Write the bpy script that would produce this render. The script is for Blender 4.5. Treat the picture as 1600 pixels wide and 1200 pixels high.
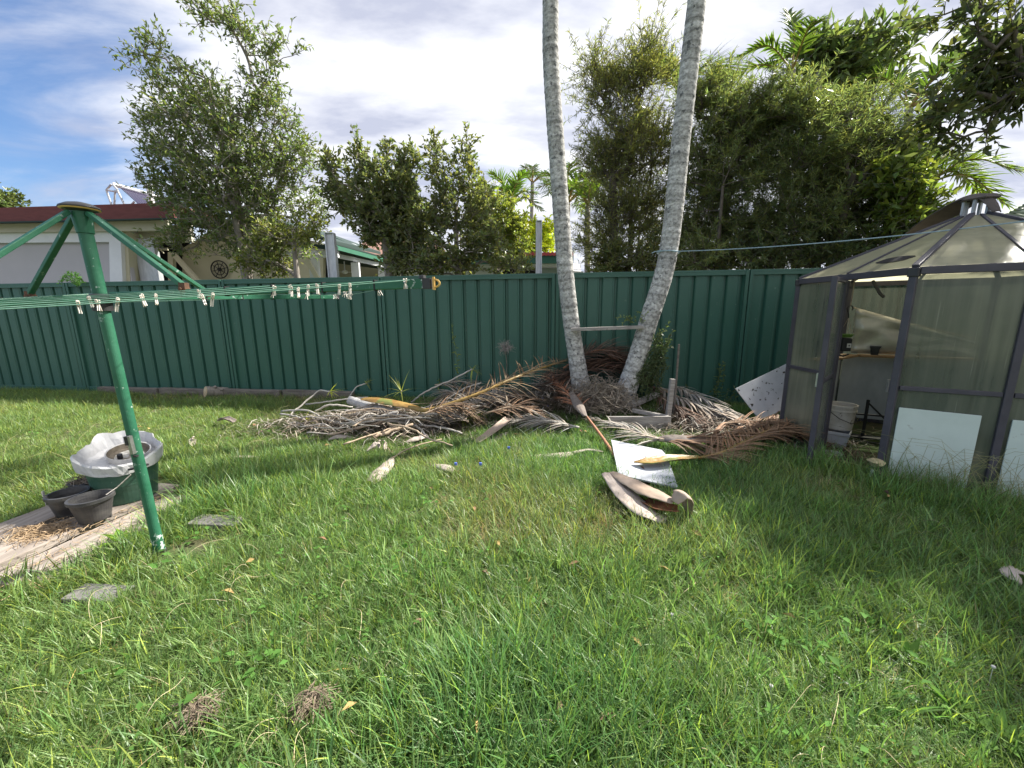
import bpy, bmesh, math, random
import numpy as np
from math import sin, cos, tan, pi, radians, sqrt, atan2, exp
from mathutils import Vector, Matrix

for o in list(bpy.data.objects):
    bpy.data.objects.remove(o)
S = bpy.context.scene
COL = S.collection

# ------------------------------------------------------------------ camera
CAM_H, PITCH, ROLL, FPX = 1.42, radians(10.75), radians(-0.5), 615.0
cam_d = bpy.data.cameras.new('camera')
cam_d.sensor_width = 36.0
cam_d.lens = 36.0 * FPX / 1600.0
cam_d.clip_start = 0.05
cam_d.clip_end = 2000
cam = bpy.data.objects.new('camera', cam_d)
COL.objects.link(cam)
_f = Vector((0, cos(PITCH), -sin(PITCH)))
_u = Vector((0, sin(PITCH), cos(PITCH)))
_x = Vector((1, 0, 0))
CX = _x * cos(ROLL) + _u * sin(ROLL)
CU = _u * cos(ROLL) - _x * sin(ROLL)
CF = _f
_m = Matrix((CX, CU, -CF)).transposed().to_4x4()
_m.translation = Vector((0, 0, CAM_H))
cam.matrix_world = _m
S.camera = cam

# ------------------------------------------------------------------ light
SUN_EL, SUN_AZ = radians(46), radians(27)          # azimuth from +X towards +Y
SUN = Vector((cos(SUN_EL) * cos(SUN_AZ), cos(SUN_EL) * sin(SUN_AZ), sin(SUN_EL)))
sd = bpy.data.lights.new('sun', 'SUN')
sd.energy = 5.0
sd.angle = radians(1.2)
sd.color = (1.0, 0.95, 0.86)
so = bpy.data.objects.new('sun', sd)
COL.objects.link(so)
so.rotation_euler = (-SUN).to_track_quat('-Z', 'Y').to_euler()
so.location = SUN * 60

W = bpy.data.worlds.new('World')
S.world = W
W.use_nodes = True
nt = W.node_tree
nt.nodes.clear()
def wn(t, **k):
    n = nt.nodes.new(t)
    for a, b in k.items():
        setattr(n, a, b)
    return n
sky = wn('ShaderNodeTexSky', sky_type='NISHITA', sun_disc=False, sun_elevation=SUN_EL,
         sun_rotation=pi / 2 - SUN_AZ, air_density=1.2, dust_density=0.6, ozone_density=2.2)
tc = wn('ShaderNodeTexCoord')
sep = wn('ShaderNodeSeparateXYZ')
nt.links.new(tc.outputs['Generated'], sep.inputs[0])
den = wn('ShaderNodeMath', operation='ADD'); den.inputs[1].default_value = 0.16
nt.links.new(sep.outputs['Z'], den.inputs[0])
dmx = wn('ShaderNodeMath', operation='MAXIMUM'); dmx.inputs[1].default_value = 0.1
nt.links.new(den.outputs[0], dmx.inputs[0])
dvx = wn('ShaderNodeMath', operation='DIVIDE'); dvy = wn('ShaderNodeMath', operation='DIVIDE')
nt.links.new(sep.outputs['X'], dvx.inputs[0]); nt.links.new(dmx.outputs[0], dvx.inputs[1])
nt.links.new(sep.outputs['Y'], dvy.inputs[0]); nt.links.new(dmx.outputs[0], dvy.inputs[1])
cmb = wn('ShaderNodeCombineXYZ')
nt.links.new(dvx.outputs[0], cmb.inputs[0]); nt.links.new(dvy.outputs[0], cmb.inputs[1])
mp = wn('ShaderNodeMapping')
mp.inputs['Rotation'].default_value = (0, 0, radians(-35))
mp.inputs['Scale'].default_value = (0.75, 1.5, 1.0)
mp.inputs['Location'].default_value = (0.35, 0.2, 0.0)
nt.links.new(cmb.outputs[0], mp.inputs[0])
cn = wn('ShaderNodeTexNoise'); cn.inputs['Scale'].default_value = 1.25
cn.inputs['Detail'].default_value = 9; cn.inputs['Roughness'].default_value = 0.58
cn.inputs['Distortion'].default_value = 0.5
nt.links.new(mp.outputs[0], cn.inputs['Vector'])
# cloud bank: full cover towards the sun's side of the sky, opening to blue in the west
cov = wn('ShaderNodeMapRange'); cov.inputs['From Min'].default_value = -0.86
cov.inputs['From Max'].default_value = -0.38
cov.inputs['To Min'].default_value = -0.13; cov.inputs['To Max'].default_value = 0.36
nt.links.new(sep.outputs['X'], cov.inputs[0])
cadd = wn('ShaderNodeMath', operation='ADD')
nt.links.new(cn.outputs['Fac'], cadd.inputs[0]); nt.links.new(cov.outputs[0], cadd.inputs[1])
cr = wn('ShaderNodeMapRange', interpolation_type='SMOOTHSTEP')
cr.inputs['From Min'].default_value = 0.40; cr.inputs['From Max'].default_value = 0.80
cr.inputs['To Min'].default_value = 0.0; cr.inputs['To Max'].default_value = 0.97
nt.links.new(cadd.outputs[0], cr.inputs[0])
cn2 = wn('ShaderNodeTexNoise'); cn2.inputs['Scale'].default_value = 2.2
cn2.inputs['Detail'].default_value = 7; cn2.inputs['Roughness'].default_value = 0.55
nt.links.new(mp.outputs[0], cn2.inputs['Vector'])
ccol = wn('ShaderNodeValToRGB')
ccol.color_ramp.elements[0].position = 0.38; ccol.color_ramp.elements[0].color = (2.7, 2.85, 3.5, 1)
ccol.color_ramp.elements[1].position = 0.60; ccol.color_ramp.elements[1].color = (4.95, 5.0, 5.2, 1)
nt.links.new(cn2.outputs['Fac'], ccol.inputs[0])
smul = wn('ShaderNodeMixRGB', blend_type='MULTIPLY'); smul.inputs[0].default_value = 1.0
smul.inputs[2].default_value = (0.48, 0.57, 0.72, 1)
nt.links.new(sky.outputs[0], smul.inputs[1])
cm = wn('ShaderNodeMixRGB')
nt.links.new(cr.outputs[0], cm.inputs[0]); nt.links.new(smul.outputs[0], cm.inputs[1]); nt.links.new(ccol.outputs[0], cm.inputs[2])
bg = wn('ShaderNodeBackground'); bg.inputs['Strength'].default_value = 0.1
nt.links.new(cm.outputs[0], bg.inputs[0])
wo = wn('ShaderNodeOutputWorld'); nt.links.new(bg.outputs[0], wo.inputs[0])

S.view_settings.view_transform = 'Standard'
S.view_settings.look = 'None'
S.view_settings.exposure = 1.25
S.view_settings.gamma = 1.0
S.view_settings.use_curve_mapping = False
S.render.engine = 'CYCLES'
S.cycles.max_bounces = 8
S.cycles.transparent_max_bounces = 16
S.cycles.sample_clamp_indirect = 8
S.cycles.use_denoising = True

# ------------------------------------------------------------------ measured points
def _ray(u, v):
    return CX * ((u - 800) / FPX) - CU * ((v - 600) / FPX) + CF
def G(u, v, z=0.0):
    """point at height z seen at photo pixel u, v"""
    d = _ray(u, v)
    return Vector((0, 0, CAM_H)) + d * ((z - CAM_H) / d.z)
def A(u, v, y):
    """point at distance y along the view axis' ground direction"""
    d = _ray(u, v)
    return Vector((0, 0, CAM_H)) + d * (y / d.y)

# ------------------------------------------------------------------ noise helper
_rs = np.random.RandomState(7)
_LAT = _rs.rand(64, 64)
def vnoise(x, y, s=1.0):
    x = np.asarray(x, float) * s; y = np.asarray(y, float) * s
    xi = np.floor(x).astype(int); yi = np.floor(y).astype(int)
    fx = x - xi; fy = y - yi
    fx = fx * fx * (3 - 2 * fx); fy = fy * fy * (3 - 2 * fy)
    a = _LAT[xi % 64, yi % 64]; b = _LAT[(xi + 1) % 64, yi % 64]
    c = _LAT[xi % 64, (yi + 1) % 64]; d = _LAT[(xi + 1) % 64, (yi + 1) % 64]
    return (a * (1 - fx) + b * fx) * (1 - fy) + (c * (1 - fx) + d * fx) * fy
def fbm(x, y, s=1.0, o=3):
    r = 0; a = 1; t = 0
    for i in range(o):
        r = r + a * vnoise(np.asarray(x) + 13.7 * i, np.asarray(y) - 7.3 * i, s * 2 ** i); t += a; a *= 0.5
    return r / t
def hz(x, y):
    x = np.asarray(x, float); y = np.asarray(y, float)
    h = 0.05 * (fbm(x, y, 1.1) - 0.5)
    h = h + 0.20 * np.exp(-(((x - 1.25) / 0.75) ** 2 + ((y - 5.55) / 0.55) ** 2))
    near = np.clip((np.hypot(x + 2.9, y - 2.4) - 0.8) / 0.5, 0, 1)      # the deck lies flat
    gh = np.clip((np.hypot(x - 4.11, y - 3.69) - 1.25) / 0.3, 0, 1)
    return h * near * gh
def H(x, y):
    return float(hz(x, y))

# ------------------------------------------------------------------ materials
_M = {}
def mat(name, col, rough=0.7, col2=None, nscale=6.0, nstretch=(1, 1, 1), bump=0.0, bscale=40.0, metallic=0.0,
        spots=None, spec=0.4, translucent=None, tint=False, ndetail=6, bstretch=None, fmin=0.35, fmax=0.65):
    if name in _M:
        return _M[name]
    m = bpy.data.materials.new(name)
    m.use_nodes = True
    t = m.node_tree
    b = t.nodes['Principled BSDF']
    b.inputs['Roughness'].default_value = rough
    b.inputs['Metallic'].default_value = metallic
    b.inputs['Specular IOR Level'].default_value = spec
    N = t.nodes.new; L = t.links.new
    tcn = N('ShaderNodeTexCoord')
    mpn = N('ShaderNodeMapping'); mpn.inputs['Scale'].default_value = nstretch
    L(tcn.outputs['Object'], mpn.inputs[0])
    out = None
    c = N('ShaderNodeRGB'); c.outputs[0].default_value = (*col, 1); out = c.outputs[0]
    if col2:
        nz = N('ShaderNodeTexNoise'); nz.inputs['Scale'].default_value = nscale
        nz.inputs['Detail'].default_value = ndetail; nz.inputs['Roughness'].default_value = 0.62
        L(mpn.outputs[0], nz.inputs['Vector'])
        mr = N('ShaderNodeMapRange'); mr.inputs['From Min'].default_value = fmin; mr.inputs['From Max'].default_value = fmax
        L(nz.outputs['Fac'], mr.inputs[0])
        mx = N('ShaderNodeMixRGB'); L(mr.outputs[0], mx.inputs[0])
        mx.inputs[1].default_value = (*col, 1); mx.inputs[2].default_value = (*col2, 1)
        out = mx.outputs[0]
    if spots:
        scol, sscale, thr = spots
        n2 = N('ShaderNodeTexNoise'); n2.inputs['Scale'].default_value = sscale; n2.inputs['Detail'].default_value = 4
        L(tcn.outputs['Object'], n2.inputs['Vector'])
        mr2 = N('ShaderNodeMapRange'); mr2.inputs['From Min'].default_value = thr; mr2.inputs['From Max'].default_value = thr + 0.05
        L(n2.outputs['Fac'], mr2.inputs[0])
        mx2 = N('ShaderNodeMixRGB'); L(mr2.outputs[0], mx2.inputs[0]); L(out, mx2.inputs[1])
        mx2.inputs[2].default_value = (*scol, 1)
        out = mx2.outputs[0]
    if tint:
        at = N('ShaderNodeAttribute'); at.attribute_name = 'tint'
        mr3 = N('ShaderNodeMixRGB'); mr3.blend_type = 'MULTIPLY'; mr3.inputs[0].default_value = 1
        L(out, mr3.inputs[1]); L(at.outputs['Color'], mr3.inputs[2])
        out = mr3.outputs[0]
    L(out, b.inputs['Base Color'])
    if bump:
        nb = N('ShaderNodeTexNoise'); nb.inputs['Scale'].default_value = bscale; nb.inputs['Detail'].default_value = 5
        if bstretch:
            mb = N('ShaderNodeMapping'); mb.inputs['Scale'].default_value = bstretch
            L(tcn.outputs['Object'], mb.inputs[0]); L(mb.outputs[0], nb.inputs['Vector'])
        else:
            L(mpn.outputs[0], nb.inputs['Vector'])
        bp = N('ShaderNodeBump'); bp.inputs['Strength'].default_value = bump; bp.inputs['Distance'].default_value = 0.01
        L(nb.outputs['Fac'], bp.inputs['Height']); L(bp.outputs[0], b.inputs['Normal'])
    if translucent:
        tr = N('ShaderNodeBsdfTranslucent')
        mm = N('ShaderNodeMixRGB'); mm.blend_type = 'MULTIPLY'; mm.inputs[0].default_value = 1
        L(out, mm.inputs[1]); mm.inputs[2].default_value = (*translucent[1], 1)
        L(mm.outputs[0], tr.inputs['Color'])
        ms = N('ShaderNodeMixShader'); ms.inputs[0].default_value = translucent[0]
        L(b.outputs[0], ms.inputs[1]); L(tr.outputs[0], ms.inputs[2])
        L(ms.outputs[0], t.nodes['Material Output'].inputs[0])
    _M[name] = m
    return m

M_fence = mat('fence_green', (0.024, 0.092, 0.066), 0.42, (0.040, 0.118, 0.090), 1.1, (1, 1, 0.5), 0.14, 60, bstretch=(40, 1, 0.4), spec=0.5,
              spots=((0.085, 0.15, 0.12), 14.0, 0.70), ndetail=9, fmin=.3, fmax=.7)
M_hoist = mat('hoist_green', (0.018, 0.110, 0.058), 0.45, (0.034, 0.145, 0.085), 7.0, (1, 1, 1), 0.12, 60, spots=((0.30, 0.38, 0.34), 34.0, 0.655), spec=0.4)
M_hoist_worn = mat('hoist_worn', (0.018, 0.11, 0.055), 0.45, (0.55, 0.6, 0.58), 38.0, (1, 1, 1), 0.1, 60, fmin=0.5, fmax=0.56)
M_black = mat('black_plastic', (0.018, 0.018, 0.02), 0.5, (0.045, 0.044, 0.045), 7.0, bump=0.1)
M_pot = mat('pot_plastic', (0.030, 0.030, 0.033), 0.42, (0.085, 0.083, 0.08), 6.0, (1, 1, 2.5), 0.1, 30)
M_dark = mat('shade_black', (0.02, 0.018, 0.018), 0.9)  # near-black colour standing in for the shade inside openings
M_steel = mat('steel', (0.45, 0.46, 0.47), 0.35, (0.3, 0.3, 0.31), 20, metallic=0.8)
M_galv = mat('galvanised', (0.42, 0.44, 0.47), 0.45, (0.58, 0.6, 0.63), 5.0, (3, 3, 1), metallic=0.35)
M_rust = mat('rust', (0.16, 0.08, 0.045), 0.85, (0.07, 0.045, 0.035), 20)
M_wire = mat('line_wire', (0.11, 0.26, 0.18), 0.5, (0.20, 0.34, 0.27), 30)
M_white = mat('white_plastic', (0.58, 0.57, 0.55), 0.45, (0.48, 0.46, 0.42), 6.0, bump=0.05)
M_peg = mat('peg_white', (0.80, 0.77, 0.72), 0.45, (0.62, 0.52, 0.42), 30.0)
M_yellow = mat('yellow_plastic', (0.72, 0.50, 0.16), 0.45, (0.6, 0.36, 0.1), 20)
M_tub = mat('tub_green', (0.035, 0.105, 0.068), 0.45, (0.075, 0.15, 0.11), 6.0, (1, 1, 2), 0.1, 25, spots=((0.36, 0.4, 0.36), 22, 0.71))
M_liner = mat('white_liner', (0.60, 0.60, 0.605), 0.55, (0.48, 0.48, 0.49), 9.0, bump=0.25, bscale=14)
M_soilstain = mat('dirty_white', (0.66, 0.64, 0.58), 0.6, (0.16, 0.13, 0.09), 9.0, fmin=0.45, fmax=0.58)
M_wood = mat('grey_wood', (0.215, 0.18, 0.152), 0.85, (0.35, 0.305, 0.265), 3.2, (9, 0.8, 9), 0.5, 12, spots=((0.12, 0.10, 0.085), 16, 0.67))
M_woodx = mat('grey_wood_long', (0.22, 0.20, 0.185), 0.88, (0.38, 0.36, 0.335), 3.2, (0.8, 9, 9), 0.5, 12, spots=((0.10, 0.09, 0.08), 16, 0.68))
M_sleeper = mat('sleeper_wood', (0.12, 0.105, 0.09), 0.9, (0.22, 0.195, 0.165), 4, (1, 6, 6), 0.5, 18)
M_block = mat('grey_block', (0.10, 0.098, 0.098), 0.9, (0.20, 0.19, 0.18), 9, bump=0.5, bscale=50)
M_cutwood = mat('cut_wood', (0.62, 0.50, 0.33), 0.8, (0.50, 0.36, 0.22), 12)
M_bark = mat('bark', (0.20, 0.175, 0.15), 0.9, (0.33, 0.30, 0.265), 10, (2, 2, 0.6), 0.6, 30)
M_barkd = mat('bark_dark', (0.085, 0.07, 0.058), 0.9, (0.17, 0.145, 0.12), 10, (2, 2, 0.6), 0.6, 30)
M_palm = mat('palm_bark', (0.25, 0.245, 0.23), 0.92, (0.58, 0.575, 0.55), 26.0, (1, 1, 1.3), 0.9, 34, spots=((0.15, 0.152, 0.15), 16, 0.61), fmin=0.36, fmax=0.62, tint=True)
M_twig = mat('grey_twig', (0.36, 0.33, 0.285), 0.85, (0.50, 0.47, 0.43), 12, (1, 1, 1), 0.4, 40)
M_twigb = mat('brown_twig', (0.33, 0.25, 0.18), 0.85, (0.45, 0.36, 0.26), 12, (1, 1, 1), 0.4, 40)
M_tangle = mat('dry_twig', (0.17, 0.14, 0.11), 0.9, (0.30, 0.26, 0.21), 14)
M_sheath = mat('sheath_tan', (0.40, 0.315, 0.255), 0.62, (0.30, 0.225, 0.17), 3.0, (1, 1, 1), 0.35, 22, spec=0.3)
M_sheathp = mat('sheath_pale', (0.47, 0.405, 0.36), 0.65, (0.36, 0.295, 0.255), 7.0, (1, 1, 1), 0.35, 22, spec=0.3)
M_sheathi = mat('sheath_inner', (0.27, 0.115, 0.055), 0.6, (0.18, 0.075, 0.04), 6.0)
M_sheathy = mat('sheath_yellow', (0.36, 0.235, 0.075), 0.42, (0.23, 0.125, 0.04), 7.0, (1, 1, 1), 0.3, 22, spots=((0.17, 0.19, 0.055), 5.0, 0.56))
M_sheathg = mat('sheath_grey', (0.24, 0.205, 0.18), 0.8, (0.13, 0.105, 0.09), 7.0, (1, 1, 1), 0.5, 22)
M_frondb = mat('frond_brown', (0.19, 0.125, 0.082), 0.75, (0.30, 0.215, 0.15), 4.0, tint=True)
M_frondk = mat('frond_dark', (0.095, 0.058, 0.042), 0.75, (0.165, 0.10, 0.07), 4.0, tint=True)
M_frondg = mat('frond_grey', (0.30, 0.275, 0.245), 0.8, (0.44, 0.41, 0.37), 4.0, tint=True)
M_frondo = mat('frond_olive', (0.12, 0.105, 0.045), 0.6, (0.235, 0.165, 0.075), 4.0, tint=True)
M_stalky = mat('stalk_yellow', (0.33, 0.21, 0.06), 0.45, (0.24, 0.17, 0.05), 8)
M_stalkc = mat('stalk_copper', (0.42, 0.20, 0.115), 0.55, (0.30, 0.15, 0.09), 8)
M_palmleaf = mat('palm_leaf', (0.075, 0.125, 0.036), 0.5, (0.11, 0.16, 0.05), 2.0, tint=True, translucent=(0.35, (1.7, 1.8, 0.8)))
M_leaf = mat('leaf_green', (0.130, 0.152, 0.080), 0.34, (0.170, 0.195, 0.104), 1.3, tint=True, translucent=(0.46, (1.5, 1.6, 0.85)), spec=0.4)
M_board = mat('white_board', (0.47, 0.49, 0.54), 0.5, (0.40, 0.42, 0.46), 6, spots=((0.12, 0.10, 0.085), 22, 0.68))
M_board2 = mat('stained_board', (0.70, 0.72, 0.76), 0.4, (0.60, 0.62, 0.65), 6, spots=((0.05, 0.04, 0.03), 20, 0.62))
M_frame = mat('frame_grey', (0.055, 0.051, 0.063), 0.5, (0.08, 0.074, 0.09), 5, bump=0.08)
M_mint = mat('mint_board', (0.60, 0.68, 0.63), 0.55, (0.54, 0.62, 0.57), 5, spots=((0.38, 0.40, 0.36), 9, 0.70))
M_insul = mat('insulation_white', (0.50, 0.52, 0.53), 0.5, (0.36, 0.38, 0.39), 4, (1, 1, 0.5))
M_foil = mat('foil_sheet', (0.62, 0.60, 0.54), 0.3, (0.5, 0.48, 0.43), 4, metallic=0.5, bump=0.6, bscale=6)
M_tarp = mat('grey_cloth', (0.125, 0.105, 0.095), 0.85, (0.085, 0.072, 0.066), 4, (1, 1, 1), 0.5, 18)
M_rope = mat('rope_blue', (0.36, 0.46, 0.50), 0.6, (0.22, 0.33, 0.38), 60)
M_cream = mat('cream_wall', (0.56, 0.52, 0.38), 0.75, (0.52, 0.48, 0.35), 2)
M_eave = mat('eave_paint', (0.62, 0.59, 0.49), 0.7, (0.56, 0.54, 0.45), 2)
M_lilac = mat('grey_cladding', (0.50, 0.475, 0.50), 0.75, (0.47, 0.45, 0.475), 2, bump=0.1)
M_wpaint = mat('white_paint', (0.78, 0.79, 0.82), 0.5, (0.72, 0.73, 0.76), 3)
M_redroof = mat('red_roof', (0.120, 0.030, 0.027), 0.65, (0.165, 0.045, 0.04), 5, (1, 1, 4))
M_greenroof = mat('green_gutter', (0.045, 0.17, 0.105), 0.5, (0.055, 0.19, 0.12), 4)
M_dgreen = mat('green_fascia', (0.035, 0.13, 0.095), 0.5)
M_dkroof = mat('dark_roof', (0.022, 0.045, 0.038), 0.7)
M_tile = mat('terracotta', (0.28, 0.15, 0.11), 0.8, (0.2, 0.11, 0.085), 6)
M_glass = mat('window_glass', (0.10, 0.13, 0.12), 0.12, spec=0.8)
M_tube = mat('solar_tube', (0.055, 0.045, 0.10), 0.2, spec=0.8)
M_iron = mat('black_iron', (0.018, 0.018, 0.018), 0.6)
# ------------------------------------------------------------------ mesh helpers
class MB:
    def __init__(s):
        s.v = []; s.f = []; s.m = []
    def add(s, vs, fs, mi=0):
        b = len(s.v)
        s.v += [tuple(x) for x in vs]
        s.f += [tuple(i + b for i in f) for f in fs]
        s.m += [mi] * len(fs)
        return s
    def box(s, x0, x1, y0, y1, z0, z1, mi=0):
        vs = [(x, y, z) for z in (z0, z1) for y in (y0, y1) for x in (x0, x1)]
        return s.add(vs, [(0, 2, 3, 1), (4, 5, 7, 6), (0, 1, 5, 4), (2, 6, 7, 3), (0, 4, 6, 2), (1, 3, 7, 5)], mi)
    def beam(s, p0, p1, w, h, up=(0, 0, 1), mi=0):
        p0 = Vector(p0); p1 = Vector(p1); d = (p1 - p0).normalized(); up = Vector(up)
        sx = d.cross(up)
        if sx.length < 1e-4:
            sx = d.cross(Vector((0, 1, 0)))
        sx.normalize(); u = sx.cross(d).normalized()
        vs = []
        for p in (p0, p1):
            for a, b in ((-1, -1), (1, -1), (1, 1), (-1, 1)):
                vs.append(p + sx * (a * w / 2) + u * (b * h / 2))
        return s.add(vs, [(0, 1, 2, 3), (7, 6, 5, 4), (0, 4, 5, 1), (1, 5, 6, 2), (2, 6, 7, 3), (3, 7, 4, 0)], mi)
    def slab(s, pts, th, mi=0):
        """polygon pts extruded by vector th"""
        pts = [Vector(p) for p in pts]; th = Vector(th); n = len(pts)
        vs = pts + [p + th for p in pts]
        fs = [tuple(range(n - 1, -1, -1)), tuple(range(n, 2 * n))]
        fs += [(i, (i + 1) % n, n + (i + 1) % n, n + i) for i in range(n)]
        return s.add(vs, fs, mi)
    def tube(s, pts, r, n=6, mi=0, caps=True):
        pts = [Vector(p) for p in pts]; k = len(pts)
        if not hasattr(r, '__len__'):
            r = [r] * k
        d0 = (pts[1] - pts[0]).normalized()
        ref = Vector((0, 0, 1)) if abs(d0.z) < 0.9 else Vector((1, 0, 0))
        a = d0.cross(ref).normalized()
        vs = []
        for i in range(k):
            d = (pts[min(i + 1, k - 1)] - pts[max(i - 1, 0)])
            if d.length < 1e-7:
                d = d0
            d.normalize()
            a = (a - d * a.dot(d))
            a = a.normalized() if a.length > 1e-5 else d.cross(Vector((0.3, 0.5, 0.8))).normalized()
            b = d.cross(a)
            for j in range(n):
                t = 2 * pi * j / n
                vs.append(pts[i] + (a * cos(t) + b * sin(t)) * r[i])
        fs = []
        for i in range(k - 1):
            for j in range(n):
                j2 = (j + 1) % n
                fs.append((i * n + j, i * n + j2, (i + 1) * n + j2, (i + 1) * n + j))
        if caps:
            fs.append(tuple(range(n - 1, -1, -1))); fs.append(tuple(range((k - 1) * n, k * n)))
        return s.add(vs, fs, mi)
    def lathe(s, prof, n=24, c=(0, 0, 0), mi=0, wob=0.0, rnd=None):
        vs = []
        for (r, z) in prof:
            for j in range(n):
                t = 2 * pi * j / n
                q = 1 + (wob * rnd.uniform(-1, 1) if wob else 0)
                vs.append((c[0] + r * q * cos(t), c[1] + r * q * sin(t), c[2] + z))
        fs = []
        for i in range(len(prof) - 1):
            for j in range(n):
                j2 = (j + 1) % n
                fs.append((i * n + j, i * n + j2, (i + 1) * n + j2, (i + 1) * n + j))
        return s.add(vs, fs, mi)
    def grid(s, fn, nu, nv, mi=0):
        vs = [fn(i / nu, j / nv) for i in range(nu + 1) for j in range(nv + 1)]
        fs = [(i * (nv + 1) + j, (i + 1) * (nv + 1) + j, (i + 1) * (nv + 1) + j + 1, i * (nv + 1) + j + 1)
              for i in range(nu) for j in range(nv)]
        return s.add(vs, fs, mi)
    def build(s, name, mats, parent=None, smooth=False, bevel=0, solid=0, subd=0, tint=None):
        me = bpy.data.meshes.new(name)
        me.from_pydata(s.v, [], s.f)
        if not isinstance(mats, (list, tuple)):
            mats = [mats]
        for m in mats:
            me.materials.append(m)
        me.polygons.foreach_set('material_index', s.m)
        if smooth:
            me.polygons.foreach_set('use_smooth', [True] * len(s.f))
        if tint is not None:
            at = me.color_attributes.new('tint', 'FLOAT_COLOR', 'CORNER')
            cols = np.ones((len(me.loops), 4), np.float32)
            k = 0
            for f, t in zip(s.f, tint):
                cols[k:k + len(f), :3] = t; k += len(f)
            at.data.foreach_set('color', cols.ravel())
        me.update()
        return link(name, me, parent, bevel, solid, subd)

def link(name, me, parent=None, bevel=0, solid=0, subd=0):
    o = bpy.data.objects.new(name, me)
    COL.objects.link(o)
    if parent is not None:
        o.parent = parent
        o.matrix_parent_inverse = wmat(parent).inverted()
    if solid:
        q = o.modifiers.new('thickness', 'SOLIDIFY'); q.thickness = solid; q.offset = 0
    if subd:
        q = o.modifiers.new('smooth', 'SUBSURF'); q.levels = subd; q.render_levels = subd
    if bevel:
        q = o.modifiers.new('bevel', 'BEVEL'); q.width = bevel; q.segments = 2; q.limit_method = 'ANGLE'
    return o
def wmat(o):
    b = Matrix.LocRotScale(o.location, o.rotation_euler, o.scale)
    return b if o.parent is None else wmat(o.parent) @ o.matrix_parent_inverse @ b

def tag(o, label=None, cat=None, group=None, kind=None):
    if label: o['label'] = label
    if cat: o['category'] = cat
    if group: o['group'] = group
    if kind: o['kind'] = kind
    return o
def thing(name, loc, label, cat, group=None):
    o = bpy.data.objects.new(name, None)
    o.empty_display_size = 0.1
    o.location = loc
    COL.objects.link(o)
    return tag(o, label, cat, group)

def fast(name, V, T, mats, parent=None, tint=None, smooth=False, midx=None):
    """mesh from numpy triangles V (n,3), T (m,3); tint (n,3) per vertex"""
    me = bpy.data.meshes.new(name)
    V = np.ascontiguousarray(V, np.float32); T = np.ascontiguousarray(T, np.int32)
    me.vertices.add(len(V)); me.vertices.foreach_set('co', V.ravel())
    me.loops.add(T.size); me.loops.foreach_set('vertex_index', T.ravel())
    me.polygons.add(len(T)); me.polygons.foreach_set('loop_start', np.arange(0, T.size, 3, dtype=np.int32))
    if not isinstance(mats, (list, tuple)):
        mats = [mats]
    for m in mats:
        me.materials.append(m)
    if midx is not None:
        me.polygons.foreach_set('material_index', np.asarray(midx, np.int32))
    if smooth:
        me.polygons.foreach_set('use_smooth', np.ones(len(T), bool))
    me.update(calc_edges=True)
    if tint is not None:
        at = me.color_attributes.new('tint', 'FLOAT_COLOR', 'POINT')
        c = np.ones((len(V), 4), np.float32); c[:, :3] = tint
        at.data.foreach_set('color', c.ravel())
    return link(name, me, parent)

def nrm(a):
    return a / (np.linalg.norm(a, axis=-1, keepdims=True) + 1e-9)

def leaf_arrays(P, D, N, L, Wd, fold=0.25):
    """folded pointed leaves: 6 verts, 4 tris each"""
    P = np.asarray(P); D = nrm(D); Sd = nrm(np.cross(D, N)); N = np.cross(Sd, D)
    L = L[:, None]; Wd = Wd[:, None]
    base = P; tip = P + D * L - N * L * 0.10
    ml = P + D * L * 0.45 + Sd * Wd * 0.5 + N * Wd * fold
    mr = P + D * L * 0.45 - Sd * Wd * 0.5 + N * Wd * fold
    n = len(P)
    V = np.stack([base, ml, tip, mr], 1).reshape(-1, 3)
    i = np.arange(n)[:, None] * 4
    T = np.concatenate([i + np.array([[0, 1, 2]]), i + np.array([[0, 2, 3]])], 1).reshape(-1, 3)
    return V, T

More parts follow.
